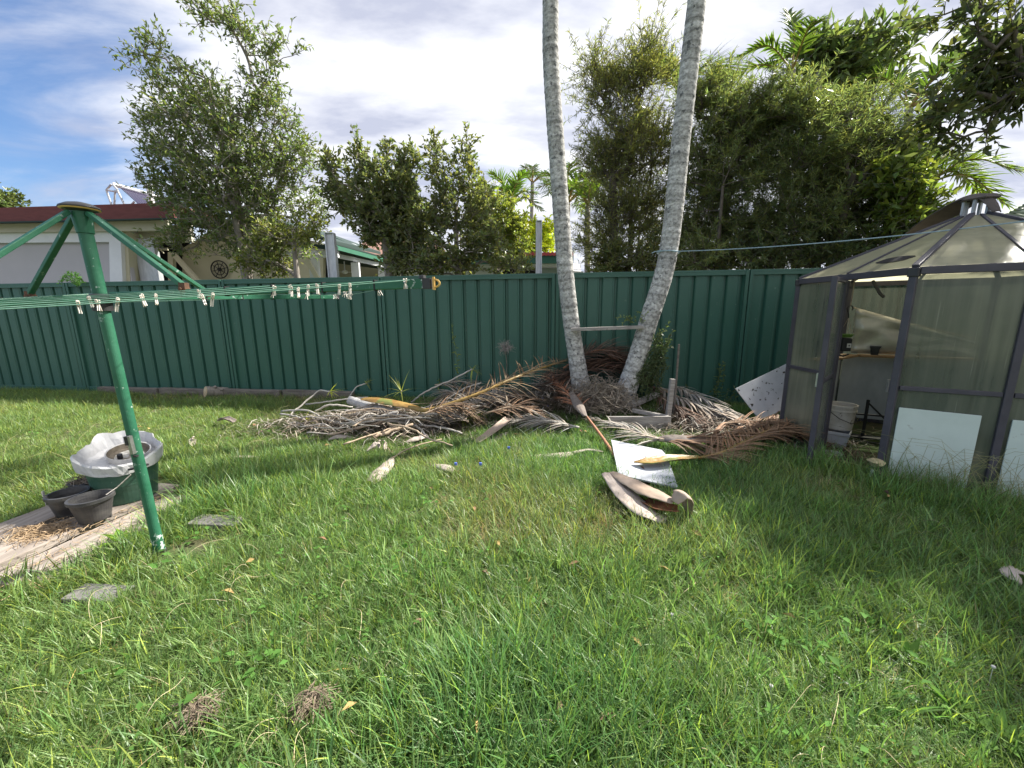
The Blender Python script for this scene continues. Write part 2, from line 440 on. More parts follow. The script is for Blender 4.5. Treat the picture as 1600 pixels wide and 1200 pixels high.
def frond_mesh(mb_stalk, mb_leaf, pts, r0, r1, nl, leafL, leafW, rng, ang=50, sag=0.5, start=0.15, end=1.0, jitter=0.25,
               zmin=None, up=Vector((0, 0, 1)), lift=0.15, tints=None, sides=(1, -1), tintlist=None):
    """pinnate frond: rachis tube along pts and narrow leaflets on both sides"""
    pts = [Vector(p) for p in pts]
    # dense rachis by catmull-rom
    dense = curve(pts, 14)
    n = len(dense)
    mb_stalk.tube(dense, [r0 + (r1 - r0) * i / (n - 1) for i in range(n)], 6)
    for k in range(nl):
        t = start + (end - start) * (k + rng.uniform(-.3, .3)) / max(1, nl - 1)
        t = min(max(t, 0), 0.999)
        x = t * (n - 1); i = int(x); fr = x - i
        p = dense[i].lerp(dense[min(i + 1, n - 1)], fr)
        d = (dense[min(i + 1, n - 1)] - dense[max(i - 1, 0)]).normalized()
        sd = d.cross(up)
        sd = sd.normalized() if sd.length > 1e-3 else Vector((1, 0, 0))
        un = sd.cross(d).normalized()
        prof = sin(pi * min(1, 0.12 + 0.88 * t)) ** 0.5 if t < 0.95 else 0.45
        for s_ in sides:
            a = radians(ang * (1 - 0.35 * t) + rng.uniform(-14, 14))
            q = (d * cos(a) + sd * s_ * sin(a) + un * (lift + rng.uniform(-jitter, jitter))).normalized()
            L = leafL * prof * rng.uniform(0.75, 1.1)
            w = leafW * rng.uniform(0.75, 1.2)
            wd = q.cross(un); wd = wd.normalized() if wd.length > 1e-3 else d
            vs = []
            pp = p.copy(); dq = q.copy()
            segs = 4
            for j in range(segs + 1):
                f = j / segs
                ww = w * (0.55 + 0.45 * min(1, f * 3)) * (1 - f ** 2.2) + 0.0006
                zz = pp.copy()
                if zmin is not None:
                    zz.z = max(zz.z, zmin(zz.x, zz.y) + 0.012 + 0.01 * rng.random())
                vs += [zz + wd * ww / 2, zz + un * ww * 0.16, zz - wd * ww / 2]
                dq = (dq + Vector((0, 0, -sag * 0.35 / segs * (1 + f)))).normalized()
                pp = pp + dq * (L / segs)
            fs = []
            for j in range(segs):
                b = j * 3
                fs += [(b, b + 1, b + 4, b + 3), (b + 1, b + 2, b + 5, b + 4)]
            mb_leaf.add(vs, fs)
            if tintlist is not None:
                c = rng.uniform(0.6, 1.35); h = rng.uniform(-.1, .1)
                tintlist += [(c * (1 + h), c, c * (1 - h))] * len(fs)

def curve(pts, per=8):
    pts = [Vector(p) for p in pts]
    if len(pts) == 2:
        return [pts[0].lerp(pts[1], i / per) for i in range(per + 1)]
    P = [pts[0] * 2 - pts[1]] + pts + [pts[-1] * 2 - pts[-2]]
    out = []
    for i in range(1, len(P) - 2):
        p0, p1, p2, p3 = P[i - 1:i + 3]
        for j in range(per):
            t = j / per
            out.append(0.5 * ((2 * p1) + (p2 - p0) * t + (2 * p0 - 5 * p1 + 4 * p2 - p3) * t * t + (3 * p1 - p0 - 3 * p2 + p3) * t ** 3))
    out.append(pts[-1].copy())
    return out

# ------------------------------------------------------------------ trees
def make_tree(name, label, cat, base, top, r_base, blobs, nclus, leaf, seed, bark, tint_rgb, leaves_per=26, twig=0.35, group=None,
              upw=0.5, stems=1, var=0.25, lmat=None, fold=0.25, droop=0.0, low=0.0, edge=0.55, shrink=0.28):
    """blobs: list of (centre Vector, radius Vector). Skeleton grows towards points scattered in the blobs."""
    rs = np.random.RandomState(seed)
    root = thing(name, base, label, cat, group)
    blobs = [(c, Vector([max(q - twig * shrink, q * .55) for q in r])) for c, r in blobs]
    vol = np.array([b[1].x * b[1].y * b[1].z for b in blobs]) ** (0.66); vol /= vol.sum()
    pts = []
    for (c, r), q in zip(blobs, vol):
        k = max(3, int(round(q * nclus)))
        d = nrm(rs.normal(size=(k, 3))); rad = rs.rand(k, 1) ** (edge * 0.8)
        pts.append(np.array(c)[None] + d * rad * np.array(r)[None])
    pts = np.concatenate(pts)
    base = Vector(base); top = Vector(top)
    nodes = []; par = []
    for s_ in range(stems):
        off = Vector((rs.uniform(-1, 1), rs.uniform(-1, 1), 0)) * (0 if s_ == 0 else (top - base).length * 0.16)
        prev = -1 if s_ == 0 else 1
        n = 10
        for i in range(n + 1):
            if s_ > 0 and i < 2:
                continue
            t = i / n
            p = base.lerp(top + off * (1 if s_ else 0), t) + Vector((sin(t * 5 + seed + s_ * 2) * 0.05, cos(t * 4 + seed) * 0.05, 0)) * (top - base).length * 0.25 * t
            nodes.append(np.array(p)); par.append(prev); prev = len(nodes) - 1
    order = np.argsort(np.min(np.linalg.norm(pts[:, None] - np.array(nodes)[None], axis=2), axis=1))
    ends = []
    mids = {}
    for oi in order:
        P = pts[oi]
        A_ = np.array(nodes)
        v = P - A_
        dist = np.linalg.norm(v, axis=1)
        cost = dist + upw * np.maximum(0, -v[:, 2] + 0.15 * dist) * 2.0
        k = int(np.argmin(cost))
        q = A_[k]; L = dist[k]
        c1 = q + (P - q) * 0.5 + np.array([0, 0, 0.10 * L]) + rs.normal(size=3) * 0.07 * L
        ns = 3 if L > 0.5 else 2
        pr = k
        for j in range(1, ns + 1):
            t = j / ns
            nodes.append((1 - t) ** 2 * q + 2 * t * (1 - t) * c1 + t * t * P); par.append(pr); pr = len(nodes) - 1
        ends.append(pr)
    n = len(nodes)
    cnt = np.zeros(n)
    for e in ends: cnt[e] += 1
    for i in range(n - 1, -1, -1):
        if par[i] >= 0: cnt[par[i]] += cnt[i]
    rad = r_base * (np.maximum(cnt, 0.6) / max(cnt.max(), 1)) ** 0.5
    rad = np.maximum(rad, 0.006)
    # chains
    kids = [[] for _ in range(n)]
    for i in range(n):
        if par[i] >= 0: kids[par[i]].append(i)
    mb = MB()
    stack = [0]
    if True:
        starts = [(None, 0)]
        while starts:
            p0, i = starts.pop()
            chain = [] if p0 is None else [p0]
            while True:
                chain.append(i)
                if not kids[i]: break
                ks = sorted(kids[i], key=lambda q: -cnt[q])
                for q in ks[1:]: starts.append((i, q))
                i = ks[0]
            rr = [rad[j] for j in chain]
            if p0 is not None: rr[0] = rr[1]
            if len(chain) > 1:
                mb.tube([nodes[j] for j in chain], rr, 6 if rr[0] > 0.02 else 4, caps=False)
    # twigs + leaves
    cen = pts.mean(0)
    tw = []; LP = []; LD = []; LT = []
    for e in ends:
        P = nodes[e]
        out = nrm((P - nodes[par[e]])[None])[0]
        nt_ = rs.randint(4, 7)
        for j in range(nt_):
            d = nrm((out * 0.8 + rs.normal(size=3) * 0.75 + np.array([0, 0, upw * 0.5 - droop]))[None])[0]
            Lt = twig * rs.uniform(0.6, 1.3)
            p1 = P + d * Lt * 0.5; p2 = P + d * Lt + np.array([0, 0, -droop * Lt * 0.6])
            tw.append((P, p1, p2))
            m = max(3, int(leaves_per / nt_))
            t = rs.rand(m) ** 0.7
            pos = P[None] * (1 - t[:, None]) + p2[None] * t[:, None]
            dd = nrm(d[None] * 0.6 + rs.normal(size=(m, 3)) * 0.75 + np.array([[0, 0, 0.15 - droop]]))
            LP.append(pos); LD.append(dd)
            LT.append(np.full(m, rs.normal() * 0.5))
    for a, b, c in tw:
        mb.tube([a, b, c], [0.006, 0.004, 0.003], 3, caps=False)
    mb.build('trunk', bark, root, smooth=True)
    LP = np.concatenate(LP); LD = np.concatenate(LD); LT = np.concatenate(LT)
    m = len(LP)
    Nn = nrm(rs.normal(size=(m, 3)) * 0.7 + np.array([[0, 0, 0.9]]))
    L = leaf[0] * rs.uniform(0.65, 1.25, m); Wd = leaf[1] * rs.uniform(0.7, 1.2, m)
    V, T = leaf_arrays(LP, LD, Nn, L, Wd, fold)
    br = np.clip(1 + var * (0.55 * LT + 0.7 * rs.normal(size=m)), 0.45, 1.9)
    yl = np.clip(rs.normal(size=m) * 0.10 + 0.05 * LT, -0.2, 0.3)
    col = np.stack([br * (1 + yl), br, br * (1 - yl)], 1) * np.array(tint_rgb)[None]
    o = fast('crown', V, T, lmat or M_leaf, root, tint=np.repeat(col, 4, 0))
    return root

def blob(u, v, ru, rv, y, dy=None):
    c = A(u, v, y)
    k = (A(u + 1, v, y) - c).length
    k2 = abs((A(u, v + 1, y) - c).z)
    return (c, Vector((ru * k, dy if dy else 0.8 * max(ru, rv) * k, rv * k2)))

def make_palm(name, label, base, top, r, nf, frondL, leafL, leafW, seed, tint_rgb, group=None, spread=1.0, bark=None, nl=34, dirs=None, sag=0.7, dead=0):
    rng = random.Random(seed)
    root = thing(name, base, label, 'palm tree', group)
    base = Vector(base); top = Vector(top)
    mb = MB()
    p = curve([base, base.lerp(top, .5) + Vector((rng.uniform(-.1, .1), 0, 0)), top], 12)
    mb.tube(p, [r * (1.15 - 0.3 * i / (len(p) - 1)) for i in range(len(p))], 10)
    mb.build('trunk', bark or M_bark, root, smooth=True)
    for k in range(nf):
        st = MB(); lf = MB(); tl = []
        az = 2 * pi * k / nf + rng.uniform(-.3, .3)
        el = rng.uniform(0.15, 1.25)
        if dirs: az, el = dirs[k]
        d = Vector((cos(az) * cos(el), sin(az) * cos(el), sin(el)))
        L = frondL * rng.uniform(.8, 1.1)
        mid = top + d * L * 0.5 + Vector((0, 0, 0.05 * L))
        tip = top + d * L * 0.92 + Vector((cos(az), sin(az), 0)) * L * 0.12 * spread + Vector((0, 0, -L * 0.34 * cos(el) * sag / .7))
        frond_mesh(st, lf, [top, mid, tip], r * .28, r * .06, nl, leafL, leafW, rng, ang=58, sag=sag, start=.18, tintlist=tl, lift=.25)
        c = rng.uniform(.8, 1.2)
        tl = [(a * tint_rgb[0] * c, b * tint_rgb[1] * c, e * tint_rgb[2] * c) for a, b, e in tl]
        fr = st.build('frond', M_stalky, root)
        q = lf.build('leaflets', M_palmleaf, fr, tint=tl)
        q['kind'] = 'stuff'
    return root
# ================================================================== GROUND
def axis(lo, hi, fine_lo, fine_hi, step):
    a = list(np.arange(fine_lo, fine_hi + 1e-6, step))
    x = fine_lo; d = step
    L = []
    while x > lo:
        d *= 1.6; x -= d; L.append(max(x, lo))
    R = []; x = fine_hi; d = step
    while x < hi:
        d *= 1.6; x += d; R.append(min(x, hi))
    return np.array(L[::-1] + a + R)
gx = axis(-300, 300, -10, 8, 0.12); gy = axis(-300, 300, -1, 8, 0.12)
GXX, GYY = np.meshgrid(gx, gy, indexing='ij')
GZ = hz(GXX, GYY)
V = np.stack([GXX, GYY, GZ], -1).reshape(-1, 3)
ny = len(gy)
ii, jj = np.meshgrid(np.arange(len(gx) - 1), np.arange(ny - 1), indexing='ij')
q = (ii * ny + jj).ravel()
T = np.concatenate([np.stack([q, q + ny, q + ny + 1], 1), np.stack([q, q + ny + 1, q + 1], 1)])
M_ground = mat('soil_thatch', (0.05, 0.06, 0.024), 0.95, (0.10, 0.09, 0.045), 5.0, bump=0.7, bscale=60, spots=((0.06, 0.10, 0.025), 1.4, 0.52))
tag(fast('ground', V, T, M_ground, smooth=True), kind='structure')

# ================================================================== FENCE
def FY(x): return 5.775 - (x - 3.44) * 0.1186
FDX = Vector((1, -0.1186, 0)).normalized()
FDN = Vector((-0.1186, -1, 0)).normalized()     # towards the camera
posts = [-13.24, -10.50, -7.77, -4.80, -2.06, 0.67, 3.38, 6.09, 8.80]
fence = thing('metal_fence', (0, FY(0), 0), 'long dark green corrugated metal fence closing off the back of the lawn', 'fence')
ZT, ZB = 1.93, 0.03
def fpt(s, off, z, o0): return o0 + FDX * s + FDN * off + Vector((0, 0, z))
for i in range(len(posts) - 1):
    xa, xb = posts[i], posts[i + 1]
    o0 = Vector((xa, FY(xa), 0)); Ln = (Vector((xb, FY(xb), 0)) - o0).length
    nr = 12; per = (Ln - 0.10) / nr
    prof = []
    for k in range(nr):
        s0 = 0.05 + k * per
        prof += [(s0, 0.0), (s0 + per * .60, 0.0), (s0 + per * .64, -0.007), (s0 + per * .72, -0.007), (s0 + per * .77, -0.042), (s0 + per * .90, -0.042), (s0 + per * .96, -0.006), (s0 + per * .99, -0.006)]
    prof.append((Ln - 0.05, 0.0))
    mb = MB()
    vs = []
    for s_, d in prof:
        vs += [fpt(s_, d, ZB, o0), fpt(s_, d, ZT - .01, o0)]
    mb.add(vs, [(2 * k, 2 * k + 2, 2 * k + 3, 2 * k + 1) for k in range(len(prof) - 1)])
    mb.build('fence_panel', M_fence, fence, solid=0.003)
    mb = MB()
    for k in range(nr):
        for z in (.10, ZT - .085):
            c_ = fpt(.05 + k * per + per * .3, .008 if z < 1 else .032, z, o0); mb.tube([c_, c_ + FDN * .007], .006, 6)
    q_ = mb.build('screw_row', M_fence, fence); q_['kind'] = 'stuff'
    mb = MB()
    a = fpt(.045, 0, ZT, o0); b = fpt(Ln - .045, 0, ZT, o0)
    mb.beam(a, b, .062, .030)
    mb.beam(a - Vector((0, 0, .035)) + FDN * .026, b - Vector((0, 0, .035)) + FDN * .026, .006, .05)
    mb.beam(a - Vector((0, 0, .035)) - FDN * .046, b - Vector((0, 0, .035)) - FDN * .046, .006, .05)
    mb.build('top_rail', M_fence, fence, bevel=.006)
    mb = MB()
    mb.beam(fpt(.05, .022, .06, o0), fpt(Ln - .05, .022, .06, o0), .02, .09)
    mb.build('bottom_rail', M_fence, fence, bevel=.004)
for x in posts:
    o0 = Vector((x, FY(x), 0))
    mb = MB()
    for s_ in (-.030, .030):      # two back to back channels with a gap between
        mb.beam(fpt(s_, .014, 0, o0), fpt(s_, .014, ZT + .012, o0), .05, .046, up=FDX)
    mb.beam(fpt(0, -.02, 0, o0), fpt(0, -.02, ZT + .012, o0), .04, .06, up=FDX)
    mb.build('post', M_fence, fence, bevel=.004)
rngS = random.Random(3)
sl = [(-7.4, -6.2), (-6.17, -5.25), (-5.05, -3.9), (-3.85, -2.6)]
for k, (xa, xb) in enumerate(sl):
    t = MB(); a = Vector((xa, FY(xa), 0.055)) + FDN * .11; b = Vector((xb, FY(xb), 0.045)) + FDN * (.12 + .02 * (k % 2))
    t.beam(a, b, .09, .13)
    tag(t.build('timber_sleeper', M_sleeper, bevel=.012),
        ['weathered grey sleeper along the fence foot behind the clothesline pole', 'weathered grey sleeper along the fence foot beside the cut log',
         'weathered grey sleeper along the fence foot just right of the cut log', 'weathered grey sleeper along the fence foot behind the stick heap'][k], 'sleeper', 'sleepers at the foot of the fence')

# ================================================================== CLOTHESLINE
PB = Vector((-2.105, 2.12, 0)); PT = Vector((-2.183, 2.13, 1.955))
line = thing('rotary_clothesline', PB, 'green metal rotary clothesline with worn paint, leaning slightly on its pole', 'clothesline')
def pole_at(z): return PB.lerp(PT, z / PT.z)
mb = MB()
mb.tube([pole_at(-.1), pole_at(1.46)], .0265, 24)
mb.build('pole', M_hoist, line, smooth=False)
mb = MB(); mb.tube([pole_at(-.02), pole_at(.05), pole_at(.13)], [.0277, .0278, .0275], 24)
mb.tube([pole_at(-.02), pole_at(.03)], .034, 20, 1)
mb.build('pole_foot', [M_hoist_worn, M_black], line, smooth=False)
mb = MB(); mb.tube([pole_at(1.44), pole_at(1.85)], .0295, 24)
mb.tube([pole_at(1.82), pole_at(1.935)], [.034, .042], 24)
mb.build('upper_pole', M_hoist, line)
mb = MB()
mb.lathe([(0, 0.026), (.02, .025), (.052, .017), (.076, .003), (.080, -.005), (.076, -.007)], 36, pole_at(1.945) , 0)
mb.lathe([(.076, -.007), (.0765, -.010), (.068, -.013)], 36, pole_at(1.945), 1)
mb.lathe([(.068, -.013), (.04, -.022), (0, -.022)], 36, pole_at(1.945), 0)
mb.build('hub_cap', [M_pot, M_yellow], line, smooth=True)
mb = MB()
cc = pole_at(1.50)
mb.lathe([(.036, -.07), (.041, -.07), (.043, -.02), (.072, -.012), (.072, .012), (.034, .018)], 28, cc)
mb.lathe([(.036, -.07), (.026, -.072)], 28, cc)
mb.build('collar', M_black, line, smooth=False)
mb = MB(); cl = pole_at(.70) + Vector((.015, -.033, 0))
mb.beam(cl + Vector((0, 0, -.055)), cl + Vector((0, -.005, .05)), .018, .02)
mb.beam(cl + Vector((-.012, -.004, -.0)), cl + Vector((-.012, -.006, .05)), .016, .024, mi=1)
mb.lathe([(0, 0), (.012, 0), (.012, .01), (0, .01)], 10, pole_at(.625) + Vector((.016, -.026, 0)), 1)
mb.build('crank_socket', [M_steel, M_black], line)
ang = [-14, 76, 166, 256]
ARML, AZ = 1.86, 1.505
def armpt(k, t, dz=0):
    a = radians(ang[k])
    return Vector((PT.x + .03 + cos(a) * t, PT.y + sin(a) * t, AZ + dz + (.012, .026, -.020, -.10)[k] * t))
for k in range(4):
    mb = MB(); mb.beam(armpt(k, .06), armpt(k, ARML), .022, .037)
    mb.build('arm', M_hoist, line, bevel=.004)
    mb = MB(); p0 = pole_at(1.915); a = radians(ang[k]); s_ = Vector((cos(a), sin(a), 0))
    mb.beam(p0 + s_ * .05, armpt(k, .56, .035), .027, .022)
    mb.build('brace', M_hoist, line, bevel=.003)
    mb = MB(); q_ = armpt(k, .56, .02); sd_ = Vector((-sin(a), cos(a), 0))
    mb.tube([q_ - sd_ * .024, q_ + sd_ * .024], .009, 8); mb.beam(q_ + Vector((0, 0, -.02)), q_ + Vector((0, 0, .03)), .030, .03)
    mb.build('brace_bracket', M_rust, line)
    mb = MB(); mb.beam(armpt(k, ARML - .015), armpt(k, ARML + .02), .028, .042)
    mb.beam(armpt(k, ARML - .07), armpt(k, ARML - .016), .0232, .0382, mi=1)
    mb.build('arm_cap', [M_black, M_hoist_worn], line)
wire_t = [0.55, 0.82, 1.09, 1.36, 1.62, 1.80]
def wpt(k, j, f, dz=.018):
    a_ = armpt(k, wire_t[j], dz); b_ = armpt((k + 1) % 4, wire_t[j], dz)
    p = a_.lerp(b_, f); p.z -= 0.02 * wire_t[j] * 4 * f * (1 - f) * .6
    return p
for k in range(4):
    for j in range(6):
        mb = MB(); mb.tube([wpt(k, j, i / 8) for i in range(9)], .0017, 5)
        mb.build('line_wire', M_wire, line)
        if j < 5:
            mb = MB(); q_ = armpt(k, wire_t[j], .03)
            mb.beam(q_ + Vector((0, 0, -.052)), q_ + Vector((0, 0, -.006)), .025, .007, up=(cos(radians(ang[k])), sin(radians(ang[k])), 0))
            mb.build('wire_clip', M_iron, line)
# D shaped hook on the tip of the right arm
mb = MB(); t0 = armpt(0, ARML + .03); a = radians(ang[0]); dx = Vector((cos(a), sin(a), 0))
mb.beam(t0 + Vector((0, 0, -.026)), t0 + Vector((0, 0, .026)), .009, .012)
mb.tube([t0 + dx * .026 * sin(pi * i / 8) + Vector((0, 0, .016 * cos(pi * i / 8))) for i in range(9)], .0042, 6)
mb.build('hook', M_yellow, line)
mb = MB(); mb.lathe([(0, .008), (.014, .006), (.016, -.006), (0, -.008)], 12, armpt(0, ARML - .02, .028)); mb.build('pulley', M_black, line)

# pegs
pv = MB()
def peg_proto():
    a = MB()
    for s_ in (-1, 1):
        a.tube([(0, s_ * .012, .016), (0, s_ * .010, .004), (0, -s_ * .004, -.018), (0, -s_ * .011, -.045)], .0026, 5)
        a.tube([(.008, s_ * .012, .016), (.008, s_ * .010, .004), (.008, -s_ * .004, -.018), (.008, -s_ * .011, -.045)], .0026, 5)
    a.tube([(0, .012, .016), (.008, .012, .016)], .0026, 5); a.tube([(0, -.012, .016), (.008, -.012, .016)], .0026, 5)
    o = a.build('clothes_peg', M_peg)
    b = MB(); b.tube([(-.003, 0, -.006), (.011, 0, -.006)], .005, 8)
    c = b.build('spring', M_steel, o)
    return o, c
pg, pgs = peg_proto()
rngP = random.Random(11)
pegs = []
for (k, j, f) in [(3, 5, .985), (3, 5, .90), (3, 5, .885), (3, 5, .83), (3, 5, .73), (3, 5, .72), (3, 4, .90), (3, 4, .885), (3, 4, .86), (3, 4, .64), (3, 4, .62), (3, 4, .60),
                  (3, 3, .93), (3, 3, .90), (3, 3, .70), (3, 3, .68), (3, 2, .82), (3, 2, .60), (0, 5, .24), (0, 5, .26), (0, 5, .60), (0, 5, .62), (0, 5, .64), (0, 5, .66), (0, 5, .90), (0, 5, .93), (0, 4, .35), (0, 4, .37),
                  (0, 3, .5), (0, 2, .4), (3, 5, .27), (3, 4, .31)]:
    pegs.append((wpt(k, j, f), ang[k] + 45))
first = True
for p, az in pegs:
    if first:
        o, c = pg, pgs; first = False
    else:
        o = pg.copy(); COL.objects.link(o)
        c = pgs.copy(); COL.objects.link(c); c.parent = o
    o.location = p - Vector((0, 0, .004)); o.rotation_euler = (rngP.uniform(-.35, .35), rngP.uniform(-.2, .2), radians(az) + rngP.uniform(-.5, .5) + pi / 2)
    o.scale = [.66 * rngP.uniform(.85, 1.15)] * 3
    tag(o, 'white clothes peg clipped to the wires of the rotary clothesline', 'clothes peg', 'pegs on the clothesline')

# ================================================================== DECK, TUB AND POTS
def plank(name, a, b, w, h, lab, m=M_wood, seed=0):
    r = random.Random(seed)
    a = Vector(a); b = Vector(b)
    d = (b - a).normalized(); sd_ = d.cross(Vector((0, 0, 1))).normalized()
    mb = MB(); n = 8; vs = []
    for i in range(n + 1):
        p = a.lerp(b, i / n)
        e0 = r.uniform(-.006, .006); e1 = r.uniform(-.006, .006)
        for sx, sz in ((-1, 0), (1, 0), (1, 1), (-1, 1)):
            vs.append(p + sd_ * (sx * w / 2 + (e0 if sx < 0 else e1)) + Vector((0, 0, sz * h + r.uniform(-.003, .003))))
    fs = [(0, 1, 2, 3), tuple(n * 4 + j for j in (3, 2, 1, 0))]
    for i in range(n):
        for j in range(4):
            fs.append((i * 4 + j, (i + 1) * 4 + j, (i + 1) * 4 + (j + 1) % 4, i * 4 + (j + 1) % 4))
    mb.add(vs, fs)
    return tag(mb.build(name, m, bevel=.006), lab, 'plank', 'old grey planks under the tub')
plank('timber_plank', (-3.42, 1.35, .012), (-3.14, 3.15, .012), .27, .05, 'weathered plank farthest from the clothesline pole, under the two black pots', seed=1)
plank('timber_plank', (-3.10, 1.30, .012), (-2.80, 2.98, .012), .25, .05, 'weathered plank in the middle under the green tub and front black pot', seed=2)
plank('timber_plank', (-2.70, 1.82, .003), (-2.535, 2.80, .003), .19, .045, 'weathered plank nearest the clothesline pole, lying a little lower', seed=3)
plank('timber_plank', (-2.53, 1.86, .0), (-2.405, 2.62, .0), .10, .035, 'narrow weathered plank edging the deck beside the grass', seed=4)
def blk(c, ax, L, Wd, h, lab):
    a = radians(ax); d = Vector((cos(a), sin(a), 0)) * L / 2
    m_ = MB(); m_.beam(Vector(c) - d + Vector((0, 0, h / 2 - .02)), Vector(c) + d + Vector((0, 0, h / 2 - .02)), Wd, h)
    tag(m_.build('concrete_block', M_block, bevel=.008), lab, 'block', 'grey blocks in the grass')
blk((-2.0, 2.44, -.02), -5, .34, .13, .085, 'grey block sunk in the grass to the right of the clothesline pole')
blk((-2.11, 1.77, -.025), -4, .28, .12, .075, 'grey block sunk in the grass at the near end of the planks')

TC = Vector((-2.885, 2.755, .062)); KS = .68; KZ = 1.03
tub = thing('green_tub', TC, 'round green plastic tub holding a torn white liner, on the planks', 'tub')
mb = MB()
mb.lathe([(r_ * KS, z_ * KZ) for r_, z_ in [(0, 0), (.235, 0), (.245, .01), (.262, .13), (.270, .135), (.272, .145), (.262, .15), (.285, .245), (.30, .25), (.312, .262), (.312, .285), (.296, .285), (.27, .14), (.24, .03), (0, .03)]], 48, TC)
mb.build('tub_body', M_tub, tub, smooth=False)
for a in (-25, 155):
    h = MB(); a_ = radians(a); r_ = Vector((cos(a_), sin(a_), 0)); s_ = Vector((-sin(a_), cos(a_), 0)); b0 = TC + r_ * .205 + Vector((0, 0, .268))
    h.tube([b0 - s_ * .05, b0 - s_ * .045 + r_ * .05 + Vector((0, 0, .012)), b0 + r_ * .065 + Vector((0, 0, .016)), b0 + s_ * .045 + r_ * .05 + Vector((0, 0, .012)), b0 + s_ * .05], .008, 8)
    h.build('handle', M_black, tub, smooth=True)
rl = random.Random(5)
lin = MB(); n = 56; vs = []
prof = [(r_ * .70, (z_ - .275) * .9 + .285) for r_, z_ in [(.0, .275), (.15, .272), (.235, .275), (.27, .285), (.295, .33), (.318, .372), (.328, .362), (.322, .31), (.318, .285)]]
wob = [[rl.uniform(-1, 1) for _ in range(n)] for _ in prof]
for i, (r_, z) in enumerate(prof):
    for j in range(n):
        t = 2 * pi * j / n
        w_ = (0 if i < 1 else (.003 if i < 3 else .005))
        ex = .010 * sin(3 * t + 1) + .008 * sin(5 * t) + .005 * sin(9 * t + 2)
        rr = r_ + (w_ * wob[i][j] if i else 0) + (ex * .8 if i > 3 else 0)
        tilt = .26 * rr * cos(t - 2.33) * min(1, max(0, (i - 1) / 3))
        vs.append((TC.x + rr * cos(t), TC.y + rr * sin(t), TC.z + z + .012 + tilt + .05 * rr * cos(t - 2.33) + (.005 * wob[i][j] if i else 0) + (ex if 4 <= i <= 6 else 0)))
fs = [(i * n + j, i * n + (j + 1) % n, (i + 1) * n + (j + 1) % n, (i + 1) * n + j) for i in range(len(prof) - 1) for j in range(n)]
lin.add(vs, fs)
tag(lin.build('plastic_liner', M_liner, smooth=False, solid=.004), 'crumpled white plastic liner with ragged rim, sitting in the green tub', 'liner')
def tilted(m_, c, k=.26, az=2.33):
    m_.v = [(x, y, z + k * ((x - c.x) * cos(az) + (y - c.y) * sin(az))) for x, y, z in m_.v]
    return m_
PC = TC + Vector((.038, .024, .305))
pan = thing('round_pan', PC, 'round pale pan with a dark brown ring inside, lying in the white liner', 'pan')
mb = MB(); mb.lathe([(r_ * .66, z_ * .72) for r_, z_ in [(0, 0), (.168, 0), (.178, .012), (.184, .062), (.190, .064), (.190, .069), (.178, .066)]], 44, PC); tilted(mb, PC).build('pan_wall', M_white, pan)
mb = MB(); mb.lathe([(.117, .047), (.111, .014), (.082, .009)], 44, PC); tilted(mb, PC).build('brown_ring', mat('brown_ring', (.12, .10, .075), .9, (.2, .17, .13), 30), pan)  # brown band round the inside foot of the pan wall
mb = MB(); mb.lathe([(.082, .009), (0, .011)], 44, PC); tilted(mb, PC).build('pan_floor', M_soilstain, pan)
mb = MB(); mb.tube([PC + Vector((-.02, -.05, .01)), PC + Vector((-.02, -.05, .045))], .016, 12)
tag(tilted(mb, PC).build('black_cap', M_black, bevel=.004), 'small black cap standing inside the round pan', 'cap')

def pot(c, r0, r1, h, lab, rim=.012, lugs=True):
    c = Vector(c)
    t = thing('plant_pot', c, lab, 'pot', 'black plastic pots beside the tub')
    mb = MB(); mb.lathe([(0, .004), (r0 - .01, .004), (r0, .012), (r1, h - .03), (r1 + .002, h - .028), (r1 + .004, h), (r1 - .004, h), (r1 - .012, h - .03), (r0 - .006, .016), (0, .012)], 40, c)
    mb.build('pot_wall', M_pot, t)
    mb = MB(); mb.lathe([(r1 + .002, h - .022), (r1 + rim, h - .018), (r1 + rim, h + .002), (r1 - .003, h + .003), (r1 - .004, h - .004)], 40, c)
    mb.build('rim', M_pot, t, smooth=False)
    if lugs:
        for a in (-60, 30, 120, 210):
            a_ = radians(a)
            mb = MB(); p = c + Vector((cos(a_) * (r0 - .006), sin(a_) * (r0 - .006), 0)); mb.beam(p, p + Vector((0, 0, .022)), .024, .016, up=(cos(a_), sin(a_), 0)); mb.build('foot', M_pot, t)
    return t
pot((-2.785, 2.415, .064), .078, .104, .165, 'black plastic pot standing in front, nearest the clothesline pole')
pot((-3.035, 2.50, .064), .074, .098, .155, 'empty black plastic pot behind the front pot, with a white tag on its rim')
mb = MB(); q_ = Vector((-3.14, 2.46, .20)); mb.beam(q_ + Vector((0, 0, -.05)), q_ + Vector((-.01, 0, .05)), .03, .003, up=(1, .6, 0))
tag(mb.build('plant_tag', M_white), 'thin white plant tag stuck on the rim of the empty black pot', 'tag')
pot((-3.155, 2.72, .064), .06, .075, .14, 'small black pot filled with dry stalks, half behind the green tub', lugs=False)
rq = random.Random(9); mb = MB()
for i in range(110):
    a = rq.uniform(0, 2 * pi); r_ = rq.uniform(0, .07); p = Vector((-3.155 + r_ * cos(a), 2.72 + r_ * sin(a), .18))
    b = rq.uniform(0, 2 * pi); q1 = p + Vector((cos(b) * .06, sin(b) * .06, rq.uniform(0, .06))); q2 = q1 + Vector((cos(b + 1) * .05, sin(b + 1) * .05, rq.uniform(-.05, .03)))
    mb.tube([p, q1, q2], .0022, 3, caps=False)
tag(mb.build('dry_stalks', M_tangle), 'dry brown stalks bunched in the small black pot', 'dry stalks', kind='stuff')
mb = MB()
